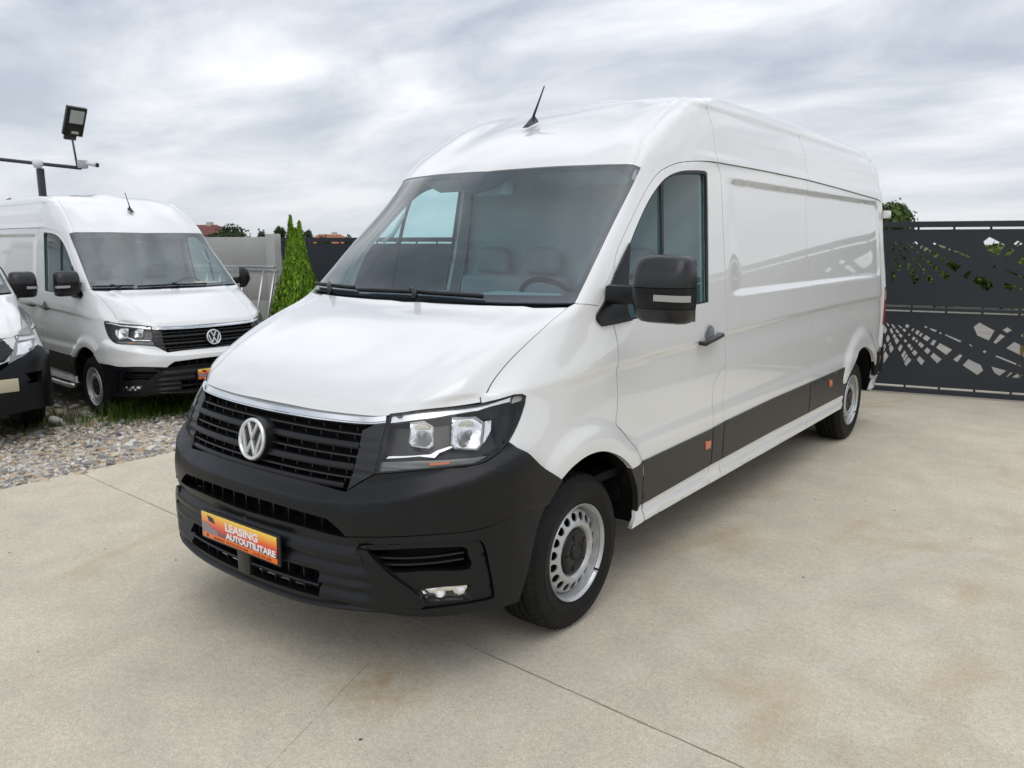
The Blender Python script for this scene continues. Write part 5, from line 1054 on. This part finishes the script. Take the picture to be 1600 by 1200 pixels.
def tree(name, label, cat, x, y, z0, h, rad, ca, cb, n=2500, leaf=.06, group=None, seed=0, trunk=.35):
    R = np.random.default_rng(seed+11); t = empty(name, (x, y, z0)); tag(t, label, cat, group)
    bl = []
    for i in range(7):
        a = R.uniform(0, 2*PI); q = R.uniform(.1, .55); bl.append((math.cos(a)*rad*q, math.sin(a)*rad*q, h*R.uniform(trunk+.15, .88), rad*R.uniform(.35, .6), rad*R.uniform(.35, .6), h*R.uniform(.10, .20)))
    bl.append((0, 0, h*(trunk+1)/2, rad*.75, rad*.75, h*(1-trunk)/2))
    Cn, Nn, r = blob_leaves(bl, n, R); cols = np.array(ca)+(np.array(cb)-np.array(ca))*R.uniform(0, 1, (len(Cn), 1)); cols *= R.uniform(.7, 1.2, (len(Cn), 1))
    leaves('crown', Cn, Nn, leaf*R.uniform(.6, 1.3, len(Cn)), cols, t, R=R)
    mb = MB(); mb.tube([(0, 0, -.1), (.01*h, 0, h*trunk), (0, .01*h, h*.8)], [h*.028, h*.02, h*.006], 8)
    for i in range(5):
        a = 2*PI*i/5+R.uniform(0, 1); q = h*R.uniform(trunk*.8, .6); mb.tube([(0, 0, q), (math.cos(a)*rad*.35, math.sin(a)*rad*.35, q+h*.10), (math.cos(a)*rad*.6, math.sin(a)*rad*.6, q+h*.22)], [h*.010, h*.006, h*.002], 6)
    mb.obj('trunk', m_bark, t, True); return t
# ============================ GATE AND FENCES =============================
m_gate = M('anthracite_sheet', (.020, .025, .031), .52, spec=.4, noise=(1.2, (.026, .031, .037), .3, .7), bump=(3, .15, .01))
GA = Vector((2.0208, 7.9585, 0)); GD = Vector((.97785, .20930, 0)); GN = Vector((.20930, -.97785, 0))
def pattern_sheet(name, s0, s1, z0, z1, holes, parent):
    """laser-cut steel sheet in the gate's own plane: x along the gate, y = thickness, z up"""
    out = np.array([(s0, z0), (s1, z0), (s1, z1), (s0, z1)]); H = []
    for h in holes:
        h = np.array(h)
        if h[:, 0].min() > s0+.02 and h[:, 0].max() < s1-.02 and h[:, 1].min() > z0+.01 and h[:, 1].max() < z1-.01: H.append(h if area2(h) > 0 else h[::-1])
    W, T = tess(subdiv(out, .3), H, 9.); V = [(a, -.002, b) for a, b in W]; Fc = [tuple(t) for t in T]; dn = {}
    n = len(V); V += [(a, .003, b) for a, b in W]; Fc += [tuple(n+i for i in t[::-1]) for t in T]
    for a, b in border(T): Fc.append((b, a, n+a, n+b))
    return mkobj(name, V, Fc, m_gate, parent, False)
def gate_leaf(name, label, cat, s0, s1, dz, group, shift=0., flip=False, depth=0., zbot=-.017):
    o = GA+GD*s0-GN*depth; g = empty(name, (o.x, o.y, dz), math.atan2(GD.y, GD.x)); tag(g, label, cat, group); Ln = s1-s0
    def tr(hs, dz_): return [[((-(a-shift) if flip else (a-shift))+0., b+dz_) for a, b in h] for h in hs]
    lo = tr(HOLES, 0); up = tr([[(a+.01, b) for a, b in h] for h in HOLES], .915)
    def loc(hs): return [[(a-s0, b) for a, b in h] for h in hs]
    pattern_sheet('lower_sheet', 0, Ln, .095, .930, loc(lo), g); pattern_sheet('upper_sheet', 0, Ln, 1.003, 1.835, loc(up), g)
    for z0, z1 in ((.005, .072), (.948, .984), (1.858, 1.922)):
        MB().box((Ln/2, 0, (z0+z1)/2), (Ln, .050, z1-z0), bev=.003).obj('rail', m_gate, g)
    for i in range(int(Ln/.345)+1):
        x = .1+i*.345
        if x > Ln-.03: break
        for za, zb in ((.070, .097), (.928, .950), (.982, 1.005), (1.833, 1.860)): MB().box((x, 0, (za+zb)/2), (.022, .014, zb-za)).obj('spacer', m_gate, g)
    for x in (0.02, Ln-.02): MB().box((x, .032, .96), (.05, .05, 1.92)).obj('stile', m_gate, g)
    return g
gate_leaf('sliding_gate', 'anthracite steel gate with laser-cut shard pattern right behind the big van', 'gate', -2.30, 2.45, 0, None)
gate_leaf('fence_section', 'anthracite shard-pattern fence section out past the right edge of the gate', 'fence', 2.50, 6.6, 0, 'anthracite pattern fence', shift=4.3)
MB_ = MB().box((0, 0, 0), (.3, .2, .02))
gate_leaf('fence_section', 'anthracite pattern fence section behind the big van cab', 'fence', -6.3, -2.38, -.10, 'anthracite pattern fence', shift=-3.4)
gate_leaf('fence_section', 'anthracite fence section beside the green conifer, next to the concrete wall', 'fence', -10.18, -6.36, -.155, 'anthracite pattern fence', shift=-7.6)
tr_ = mkobj('gate_track', [tuple(GA+GD*a+GN*b+Vector((0, 0, z))) for z in (.004, .014) for a, b in ((-2.6, -.04), (3.2, -.04), (3.2, .04), (-2.6, .04))], [(0, 3, 2, 1), (4, 5, 6, 7), (0, 1, 5, 4), (1, 2, 6, 5), (2, 3, 7, 6), (3, 0, 4, 7)], M('worn_steel_track', (.45, .42, .38), .6, metal=.3), None, False)
tag(tr_, 'pale flat steel running track on the concrete under the sliding gate', 'gate track')
# precast concrete wall left of the conifer
m_pre = M('precast_concrete', (.40, .395, .38), .9, noise=(1.6, (.47, .46, .44), .35, .7), bump=(25, .35, .006))
wl = empty('concrete_wall', (GA+GD*-10.36)[:], math.atan2(GD.y, GD.x)); wl.location.z = -.25; tag(wl, 'grey precast concrete wall of stacked slabs between posts, left of the conifer', 'wall')
for i in range(4):
    x = -i*2.05; MB().box((x, 0, 1.04), (.19, .15, 2.08), bev=.008).obj('post', m_pre, wl, True, 40)
    for k in range(4):
        MB().box((x-1.025, .01+random.uniform(-.003, .003), .26+k*.507), (1.85, .055, .500), bev=.006).obj('wall_panel', m_pre, wl, True, 40)
    MB().box((x-1.025, -.003, 1.53), (1.86, .09, .035)).obj('ledge', m_pre, wl)
# aluminium rack leaning on the wall
m_alu = M('brushed_aluminium', (.62, .62, .61), .38, metal=.85)
rk = empty('rack_frame', (-6.72, 4.82, -.2)); rk.rotation_euler = (0, 0, .25); tag(rk, 'bare aluminium rack frame leaning on the concrete wall left of the conifer', 'rack')
for y_, z_ in ((0, 1.55), (.06, 1.49)): MB().box((-.78, y_, z_), (1.5, .04, .035), bev=.004).obj('top_rail', m_alu, rk, True, 40)
for x_ in (-1.3, -1.05, -.62, -.28, -.08): MB().tube([(x_+.02, .03, 1.5), (x_-.14, -.22, .0)], .018, 8).obj('rack_leg', m_alu, rk, True)
MB().box((-.78, -.12, .70), (1.4, .02, .02)).obj('cross_rail', m_alu, rk)
# conifer (two leaders)
def conifer():
    t = empty('conifer', (-6.55, 5.02, -.25)); tag(t, 'bright green columnar conifer with two pointed tops in front of the dark fence', 'conifer'); R = np.random.default_rng(4)
    C_ = []; N_ = []; S_ = []; K_ = []
    for cx, cy, z0, z1, rb, n in ((-.07, 0, .05, 2.30, .26, 7500), (.10, .02, .05, 2.22, .25, 7500), (.03, .0, .02, 2.12, .50, 13000)):
        u = R.uniform(0, 1, n)**.85; z = z0+(z1-z0)*u; r = rb*np.minimum(1.0, (1-u)*1.9)**.85*(.8+.2*np.cos(u*3)); r = np.minimum(r, rb); a = R.uniform(0, 2*PI, n)
        q = 1+.20*np.sin(a*5+z*7+cx*40)*np.sin(z*11+a*2); rr = r*q*R.uniform(.55, 1.03, n)
        C_.append(np.stack([cx+rr*np.cos(a), cy+rr*np.sin(a), z], 1)); N_.append(np.stack([np.cos(a), np.sin(a), R.normal(.1, .3, n)], 1)+R.normal(0, .5, (n, 3))); S_.append(.030+.022*R.uniform(0, 1, n)*(1-.4*u)); K_.append(np.clip(rr/np.maximum(r, .01), 0, 1.2))
    C_ = np.vstack(C_); N_ = np.vstack(N_); S_ = np.concatenate(S_); n = len(C_)
    f = R.uniform(0, 1, (n, 1)); cols = np.array((.10, .25, .014))*(1-f)+np.array((.32, .52, .045))*f; yel = R.uniform(0, 1, n) < .03; cols[yel] = (.42, .36, .05); bro = R.uniform(0, 1, n) < .05; cols[bro] = (.10, .07, .02); gap_shade = np.sin(C_[:, 2]*23+C_[:, 0]*17)*np.sin(C_[:, 0]*29+C_[:, 1]*31+C_[:, 2]*9) > .55; cols[gap_shade] *= .55; yl = (np.abs(C_[:, 0]+.30) < .12) & (np.abs(C_[:, 2]-1.35) < .22) & (R.uniform(0, 1, n) < .5); cols[yl] = (.45, .38, .06)  # also darkens leaf patches to paint shaded gaps into the foliage
    leaves('crown', C_, N_, S_, cols, t, asp=3.2, R=R, up=np.array([0, 0, 1.]))
    MB().tube([(0, 0, 0), (-.05, 0, 1.0), (-.07, 0, 2.2)], [.04, .03, .004], 8).tube([(0, 0, .4), (.09, .01, 1.0), (.11, .02, 2.1)], [.03, .02, .004], 8).obj('trunk', m_bark, t, True)
conifer()
# shrubs behind the gate
gr1, gr2 = (.055, .10, .018), (.16, .24, .045)
for i, (x, y, h, rd, lab, ca, cb) in enumerate(((-2.96, 23.2, 2.85, 1.15, 'tall green shrub whose top rises over the gate beside the big van', (.05, .09, .02), (.13, .20, .05)),
        (.2, 22.4, 1.75, 1.5, 'broad green bush seen through the upper gate cut-outs nearest the van', gr1, gr2), (2.9, 22.8, 1.70, 1.7, 'yellow-green bush behind the middle of the gate', (.09, .15, .02), (.22, .30, .05)),
        (5.6, 22.4, 2.0, 1.4, 'leafy bush behind the right part of the gate, reaching its big cut-out', gr1, gr2), (8.4, 23.2, 1.6, 1.7, 'dark bush behind the gate at the right edge of the photo', (.03, .055, .015), (.07, .11, .03)), (-1.3, 21.9, 1.55, 1.3, 'low green bush behind the gate right beside the rear of the big van', gr1, gr2), (-6.5, 23.5, 1.6, 2.0, 'green bush behind the fence hidden partly by the big van', gr1, gr2), (-11, 22, 1.5, 2.2, 'low green bush behind the fence section next to the conifer', gr1, gr2))):
    tree('shrub', lab, 'shrub', x, y, -.06, h, rd, ca, cb, 6500, .075, 'shrubs behind the gate', i, trunk=.05)
def blades(name, label, cat, n, cx, cy, rx, ry, h, cols, zf, lean=.5, w_=.006, seed=2, kind=None, col=None):
    R = np.random.default_rng(seed); x = R.normal(cx, rx, n); y = R.normal(cy, ry, n); z = zf(x, y); a = R.uniform(0, 2*PI, n); hh = h*R.uniform(.4, 1.2, n); l = R.uniform(.2, lean, n)*hh
    d = np.stack([np.cos(a), np.sin(a), np.zeros(n)], 1); p = np.stack([-d[:, 1], d[:, 0], d[:, 2]], 1); B_ = np.stack([x, y, z], 1); up = np.array([0, 0, 1.])
    w = (w_*R.uniform(.6, 1.3, n))[:, None]; m1 = B_+d*(l*.35)[:, None]+up*(hh*.6)[:, None]; tp = B_+d*l[:, None]+up*(hh*R.uniform(.8, 1, n))[:, None]
    V = np.stack([B_-p*w, B_+p*w, m1+p*w*.8, m1-p*w*.8, tp+p*w*.1, tp-p*w*.1], 1).reshape(-1, 3); i = np.arange(n)[:, None]*6
    Fq = np.vstack([i+[0, 1, 2, 3], i+[3, 2, 4, 5]]); c = np.array(cols[0])+(np.array(cols[1])-np.array(cols[0]))*R.uniform(0, 1, (n, 1)); c *= R.uniform(.7, 1.2, (n, 1))
    o = fast_mesh(name, V, Fq, m_leaf, None, np.repeat(c, 6, 0), False); tag(o, label, cat)
    if kind: o['kind'] = kind
    return o
blades('reed_clump', 'dry straw-coloured reed clump right behind the gate, seen through its upper cut-out', 'plant', 260, 2.15, 9.6, .13, .10, 1.45, ((.34, .24, .10), (.50, .40, .18)), lambda x, y: x*0-.05, .35, .012)
gz_ = lambda x, y: lot_z(x, y)
gc = ((.055, .11, .012), (.14, .22, .035))
blades('grass', 'tuft of green grass growing at the front wheel of the left-hand van', 'grass', 420, -5.98, 2.22, .10, .12, .24, gc, gz_, .8, .004, 3, 'stuff')
blades('grass', 'low weeds growing under the front bumper of the left-hand van', 'grass', 2600, -5.95, 2.75, .22, .50, .12, gc, gz_, .9, .004, 4, 'stuff')
blades('grass', 'weeds in the shade between the two parked vans', 'grass', 1000, -6.5, 1.45, .25, .25, .10, ((.05, .09, .012), (.16, .17, .05)), gz_, .9, .004, 5, 'stuff')
blades('grass', 'thin grass spread over the gravel in front of the vans', 'grass', 260, -5.2, 1.6, .35, .6, .035, ((.07, .11, .02), (.20, .20, .07)), gz_, .9, .003, 6, 'stuff')
# ============================ FAR BACKGROUND ==============================
m_tile = M('red_roof_tiles', (.30, .10, .055), .85, noise=(3, (.38, .15, .08), .35, .7)); m_wallh = M('house_render', (.55, .50, .42), .9)
def house(x, y, top, wd, label, rz, col=m_tile):
    h = empty('house', (x, y, -.35), rz); tag(h, label, 'house'); e_ = top+.35-1.1
    MB().box((0, 0, e_/2), (wd, wd*.8, e_)).obj('wall', m_wallh, h)
    a, b = wd/2+.3, wd*.4+.3; MB().add([(-a, -b, e_), (a, -b, e_), (a, b, e_), (-a, b, e_), (-a*.45, 0, e_+1.1), (a*.45, 0, e_+1.1)], [(0, 1, 5, 4), (1, 2, 5), (2, 3, 4, 5), (3, 0, 4), (0, 3, 2, 1)]).obj('roof', col, h)
    MB().box((a*.2, 0, e_+1.0), (.5, .5, .7)).obj('chimney', m_wallh, h)
    for k in (-1, 1): MB().box((k*wd*.25, -wd*.4-.01, e_*.55), (.9, .05, .9)).obj('window', m_blackg, h)
house(-67.5, 41.0, 3.35, 5.0, 'far house with dark red hipped roof left of the concrete wall top', .5, M('dark_red_roof', (.16, .05, .045), .85))
house(-69.6, 57.8, 2.60, 5.0, 'far house with orange tiled roof just right of the conifer top', .6)
dk1, dk2 = (.030, .050, .018), (.06, .09, .03)
for i, (x, y, tp, wd, lab) in enumerate(((-60.8, 39.1, 3.15, 2.0, 'far dark tree in front of the dark red roof'), (-59.4, 38.1, 2.7, 2.2, 'far low bushy tree left of the dark red roof house'), (-62.2, 41.2, 2.75, 1.8, 'far tree just right of the dark red roof'), (-58.35, 40.9, 2.75, .6, 'small round far tree above the middle of the concrete wall'),
        (-57.1, 41.9, 3.15, .85, 'far tree above the right end post of the concrete wall'), (-59.4, 46.5, 2.9, .9, 'far tree just right of the conifer'), (-56.1, 48.9, 2.35, .55, 'small far tree over the dark fence top near the big van'), (-62.1, 50.8, 2.45, 1.0, 'far bush beside the orange roof house'), (-65.1, 23.3, 4.9, 1.3, 'tall far tree over the left van roof at the picture edge'), (-61.1, 26.4, 5.0, .9, 'far treetop just over the left van roof behind the lamp post'))):
    tree('far_tree', lab, 'tree', x, y, -.4, tp+.4, wd, dk1, dk2, 1500, .12, 'trees on the skyline', 20+i, trunk=.25)
# ============================ LAMP POST ===================================
m_post = M('dark_painted_steel', (.035, .033, .045), .5); m_wht = M('white_plastic', (.75, .76, .78), .4)
lp = empty('lamp_post', (-12.62, 4.27, -.26)); tag(lp, 'dark square steel post with cross arm rising behind the left van', 'lamp post')
MB().box((0, 0, 1.62), (.10, .10, 3.24), bev=.006).obj('post', m_post, lp, True, 40)
ad = Vector((.78, .62, -.105)).normalized(); MB().tube([Vector((0, 0, 3.32))-ad*1.9, Vector((0, 0, 3.32))+ad*.72], .032, 10).obj('cross_arm', m_post, lp, True)
q0 = Vector((0, 0, 3.32))+ad*.66; MB().tube([q0, q0+Vector((-.03, -.03, .50))], .018, 8).obj('riser', m_post, lp, True)
fl = empty('floodlight', (-12.16, 4.72, 3.77)); tag(fl, 'black LED floodlight tilted on the riser above the cross arm', 'floodlight')
view = Vector((2.76+12.2, -2.05-4.8, 1.695-3.9)).normalized(); X_ = Vector((0, 0, 1)).cross(view).normalized(); Y_ = view.cross(X_)
Rm = Matrix((X_, Y_, view)).transposed().to_4x4() @ Matrix.Rotation(-.24, 4, 'Z') @ Matrix.Rotation(.30, 4, 'X') @ Matrix.Rotation(.45, 4, 'Y')
MB().box((0, .02, 0), (.34, .52, .075), Rm, bev=.012).obj('lamp_body', m_blackg, fl, True, 40); MB().box((.01, .11, .042), (.23, .23, .012), Rm).obj('lamp_glass', M('led_panel', (.42, .45, .42), .3), fl); MB().box((.02, -.17, .042), (.12, .045, .012), Rm).obj('sensor_panel', m_mirrorg, fl)
MB().box((-.02, -.28, -.02), (.20, .10, .06), Rm, bev=.01).obj('bracket', m_post, fl, True, 40)
cc_ = empty('security_camera', tuple(Vector((-12.62, 4.27, -.26))+q0+Vector((.10, .10, .04)))); tag(cc_, 'white bullet security camera on the end of the cross arm', 'camera')
MB().box((-.04, -.04, .02), (.14, .14, .14), bev=.01).obj('junction_box', M('grey_box', (.42, .43, .44), .5), cc_, True, 40); MB().tube([(0, 0, .04), (.09, .07, .03), (.15, .12, .01)], [.034, .042, .038], 14).obj('camera_body', m_wht, cc_, True); MB().tube([(.148, .118, .010), (.170, .136, .004)], .040, 14).obj('camera_lens', m_blackg, cc_, True)
d_ = MB(); d_.lathe([(0, .09), (.06, .075), (.085, .02), (.085, -.04), (.05, -.07)], 20, Matrix.Translation((-12.57, 4.22, 3.06)) @ Matrix.Rotation(PI/2, 4, 'Y')); tag(d_.obj('dome_camera', m_wht, None, True), 'white dome camera at the top of the dark post', 'camera')
# ============================ PARKED VANS =================================
van = empty('panel_van'); tag(van, 'large white high-roof panel van with black bumper parked in the centre on the concrete', 'van', 'white panel vans'); build_van(van)
bpy.context.view_layer.update()
v2 = tree_copy(van); v2.location = (-5.565, 2.961, -.26); v2.rotation_euler = (0, 0, 1.4968); tag(v2, 'white panel van with white upper bumper standing on the grass and gravel at left', 'van', 'white panel vans')
for o in v2.children:
    if o.name.startswith('bumper_top'):
        o.data = o.data.copy(); o.data.materials[0] = m_white; o['label'] = 'white painted upper bumper'
for s in (-1, 1): MB().tube([(s*1.0, 1.25, .30), (s*1.03, 1.35, .30), (s*1.03, 4.3, .30), (s*1.0, 4.4, .30)], .028, 10).obj('side_step', m_alu, v2, True)
pp = mkobj('paper_sheet', [(-.0, 0, 0), (.34, .04, .004), (.36, .22, .012), (.05, .16, .02)], [(0, 1, 2, 3)], M('salmon_paper', (.75, .45, .26), .8), None, False); pp.location = Matrix.Rotation(1.4968, 4, 'Z') @ Vector((.40, .90, 0))+Vector((-5.565, 2.961, 1.19)); pp.rotation_euler = (0, 0, 1.4968); tag(pp, 'salmon paper lying on the dashboard of the left-hand van', 'paper')
v3 = tree_copy(van, None, ('headlight', 'grille', 'licence_plate', 'bumper_bottom', 'bumper_top', 'lamp_pocket', 'cross_brace', 'fog_lamp', 'fog_lamp_lens', 'vent_slat', 'intake_bar', 'intake_fin', 'sensor_block', 'front_lip', 'slot_fin', 'grille_cheek', 'door_mirror', 'antenna'))
v3.name = 'delivery_van'; v3.location = (-5.83, .45, -.26); v3.rotation_euler = (0, 0, 1.497); tag(v3, 'white van with tall headlamps and big black bumper cut off by the left picture edge', 'van')
def v3_nose():
    # white metal between bonnet and the tall lamps
    panel('lamp_surround', [(0, -.085, 1.02), (.30, -.075, 1.02), (.50, -.05, 1.03), (.60, 0.0, 1.05), (.72, .08, 1.07), (.85, .24, 1.085), (.90, .31, 1.10), (.94, .40, 1.10), (.95, .36, .98), (.97, .36, .86), (.93, .16, .86), (.80, .02, .93), (.62, -.10, .86), (.40, -.17, .80), (0, -.21, .80)], m_white, v3, sym=True, h=.03, off=-.002, holes=[])
    panel('bumper', [(0, -.20, .84)]+F['v3_bumptop']+[(.965, .33, .86)]+S('bump_side_top', 2)+S('arch_front', 0, 9, rev=True)+S('bump_bot', rev=True)+[(0, -.26, .30)], m_black, v3, sym=True, h=.025, off=.030, rim=.05, holes=[F['v3_fog']])
    panel('front_grille', [(0, -.09, 1.045), (.30, -.08, 1.045), (.47, -.06, 1.05), (.52, -.08, .99), (.56, -.10, .92), (.46, -.17, .83), (0, -.21, .83)], m_blackg, v3, sym=True, h=.02, off=.014, rim=.02, disp=lambda P: .007*np.sin(P[:, 2]*150))
    mb = MB(); fbar(mb, 1.03, -.47, .47, [(-.02, -.010), (.026, -.008), (.026, .008), (-.02, .010)], 24); mb.obj('chrome_bar', m_chrome, v3, True, 40)
    for s in (1, -1):
        hl = empty('headlight', (0, 0, 0), 0, v3)
        def one(name, out, mat, off, rim=0., h=.025, disp=None):
            a = panel(name, out, mat, hl, both=True, off=off, rim=rim, h=h, disp=disp, inset=.001); kill = a[1] if s > 0 else a[0]; bpy.data.objects.remove(kill)
        one('lens', F['v3_light'], m_lens, .020); one('lamp_bowl', F['v3_light'], m_lampgrey, .004, .01); one('lamp_bar', F['v3_bar'], m_lampwhite, .017, .02); one('reflector', F['v3_low'], m_reflector, .012, .01, .02); one('reflector', F['v3_up'], m_ribbed, .012, .01, .02)
    pl = MB(); pl.box((.27, -.262, .615), (.54, .016, .125), Matrix.Translation((0, 0, 0)), bev=.006); pl.obj('licence_plate', M('faded_cream_plate', (.56, .50, .36), .5), v3, True, 40)
v3_nose()
for s in (1, -1):
    t_ = empty('tmp'); build_mirror(t_, s); m_ = t_.children[0]; m_.parent = v3; m_.location = (-.20*s, .04, .0); bpy.data.objects.remove(t_)
for o in list(van.children):   # the far mirror of the big van is out of sight behind the cab
    if o.name.startswith('door_mirror') and o.children[0].data.vertices[0].co.x < 0:
        for c in list(o.children): bpy.data.objects.remove(c)
        bpy.data.objects.remove(o)
for o in v2.children:
    if o.name.startswith('door_mirror'):
        if o.children[0].data.vertices[0].co.x > 0: fold(o, 1, 1.0)
        else: o.location = (.16, 0, 0)
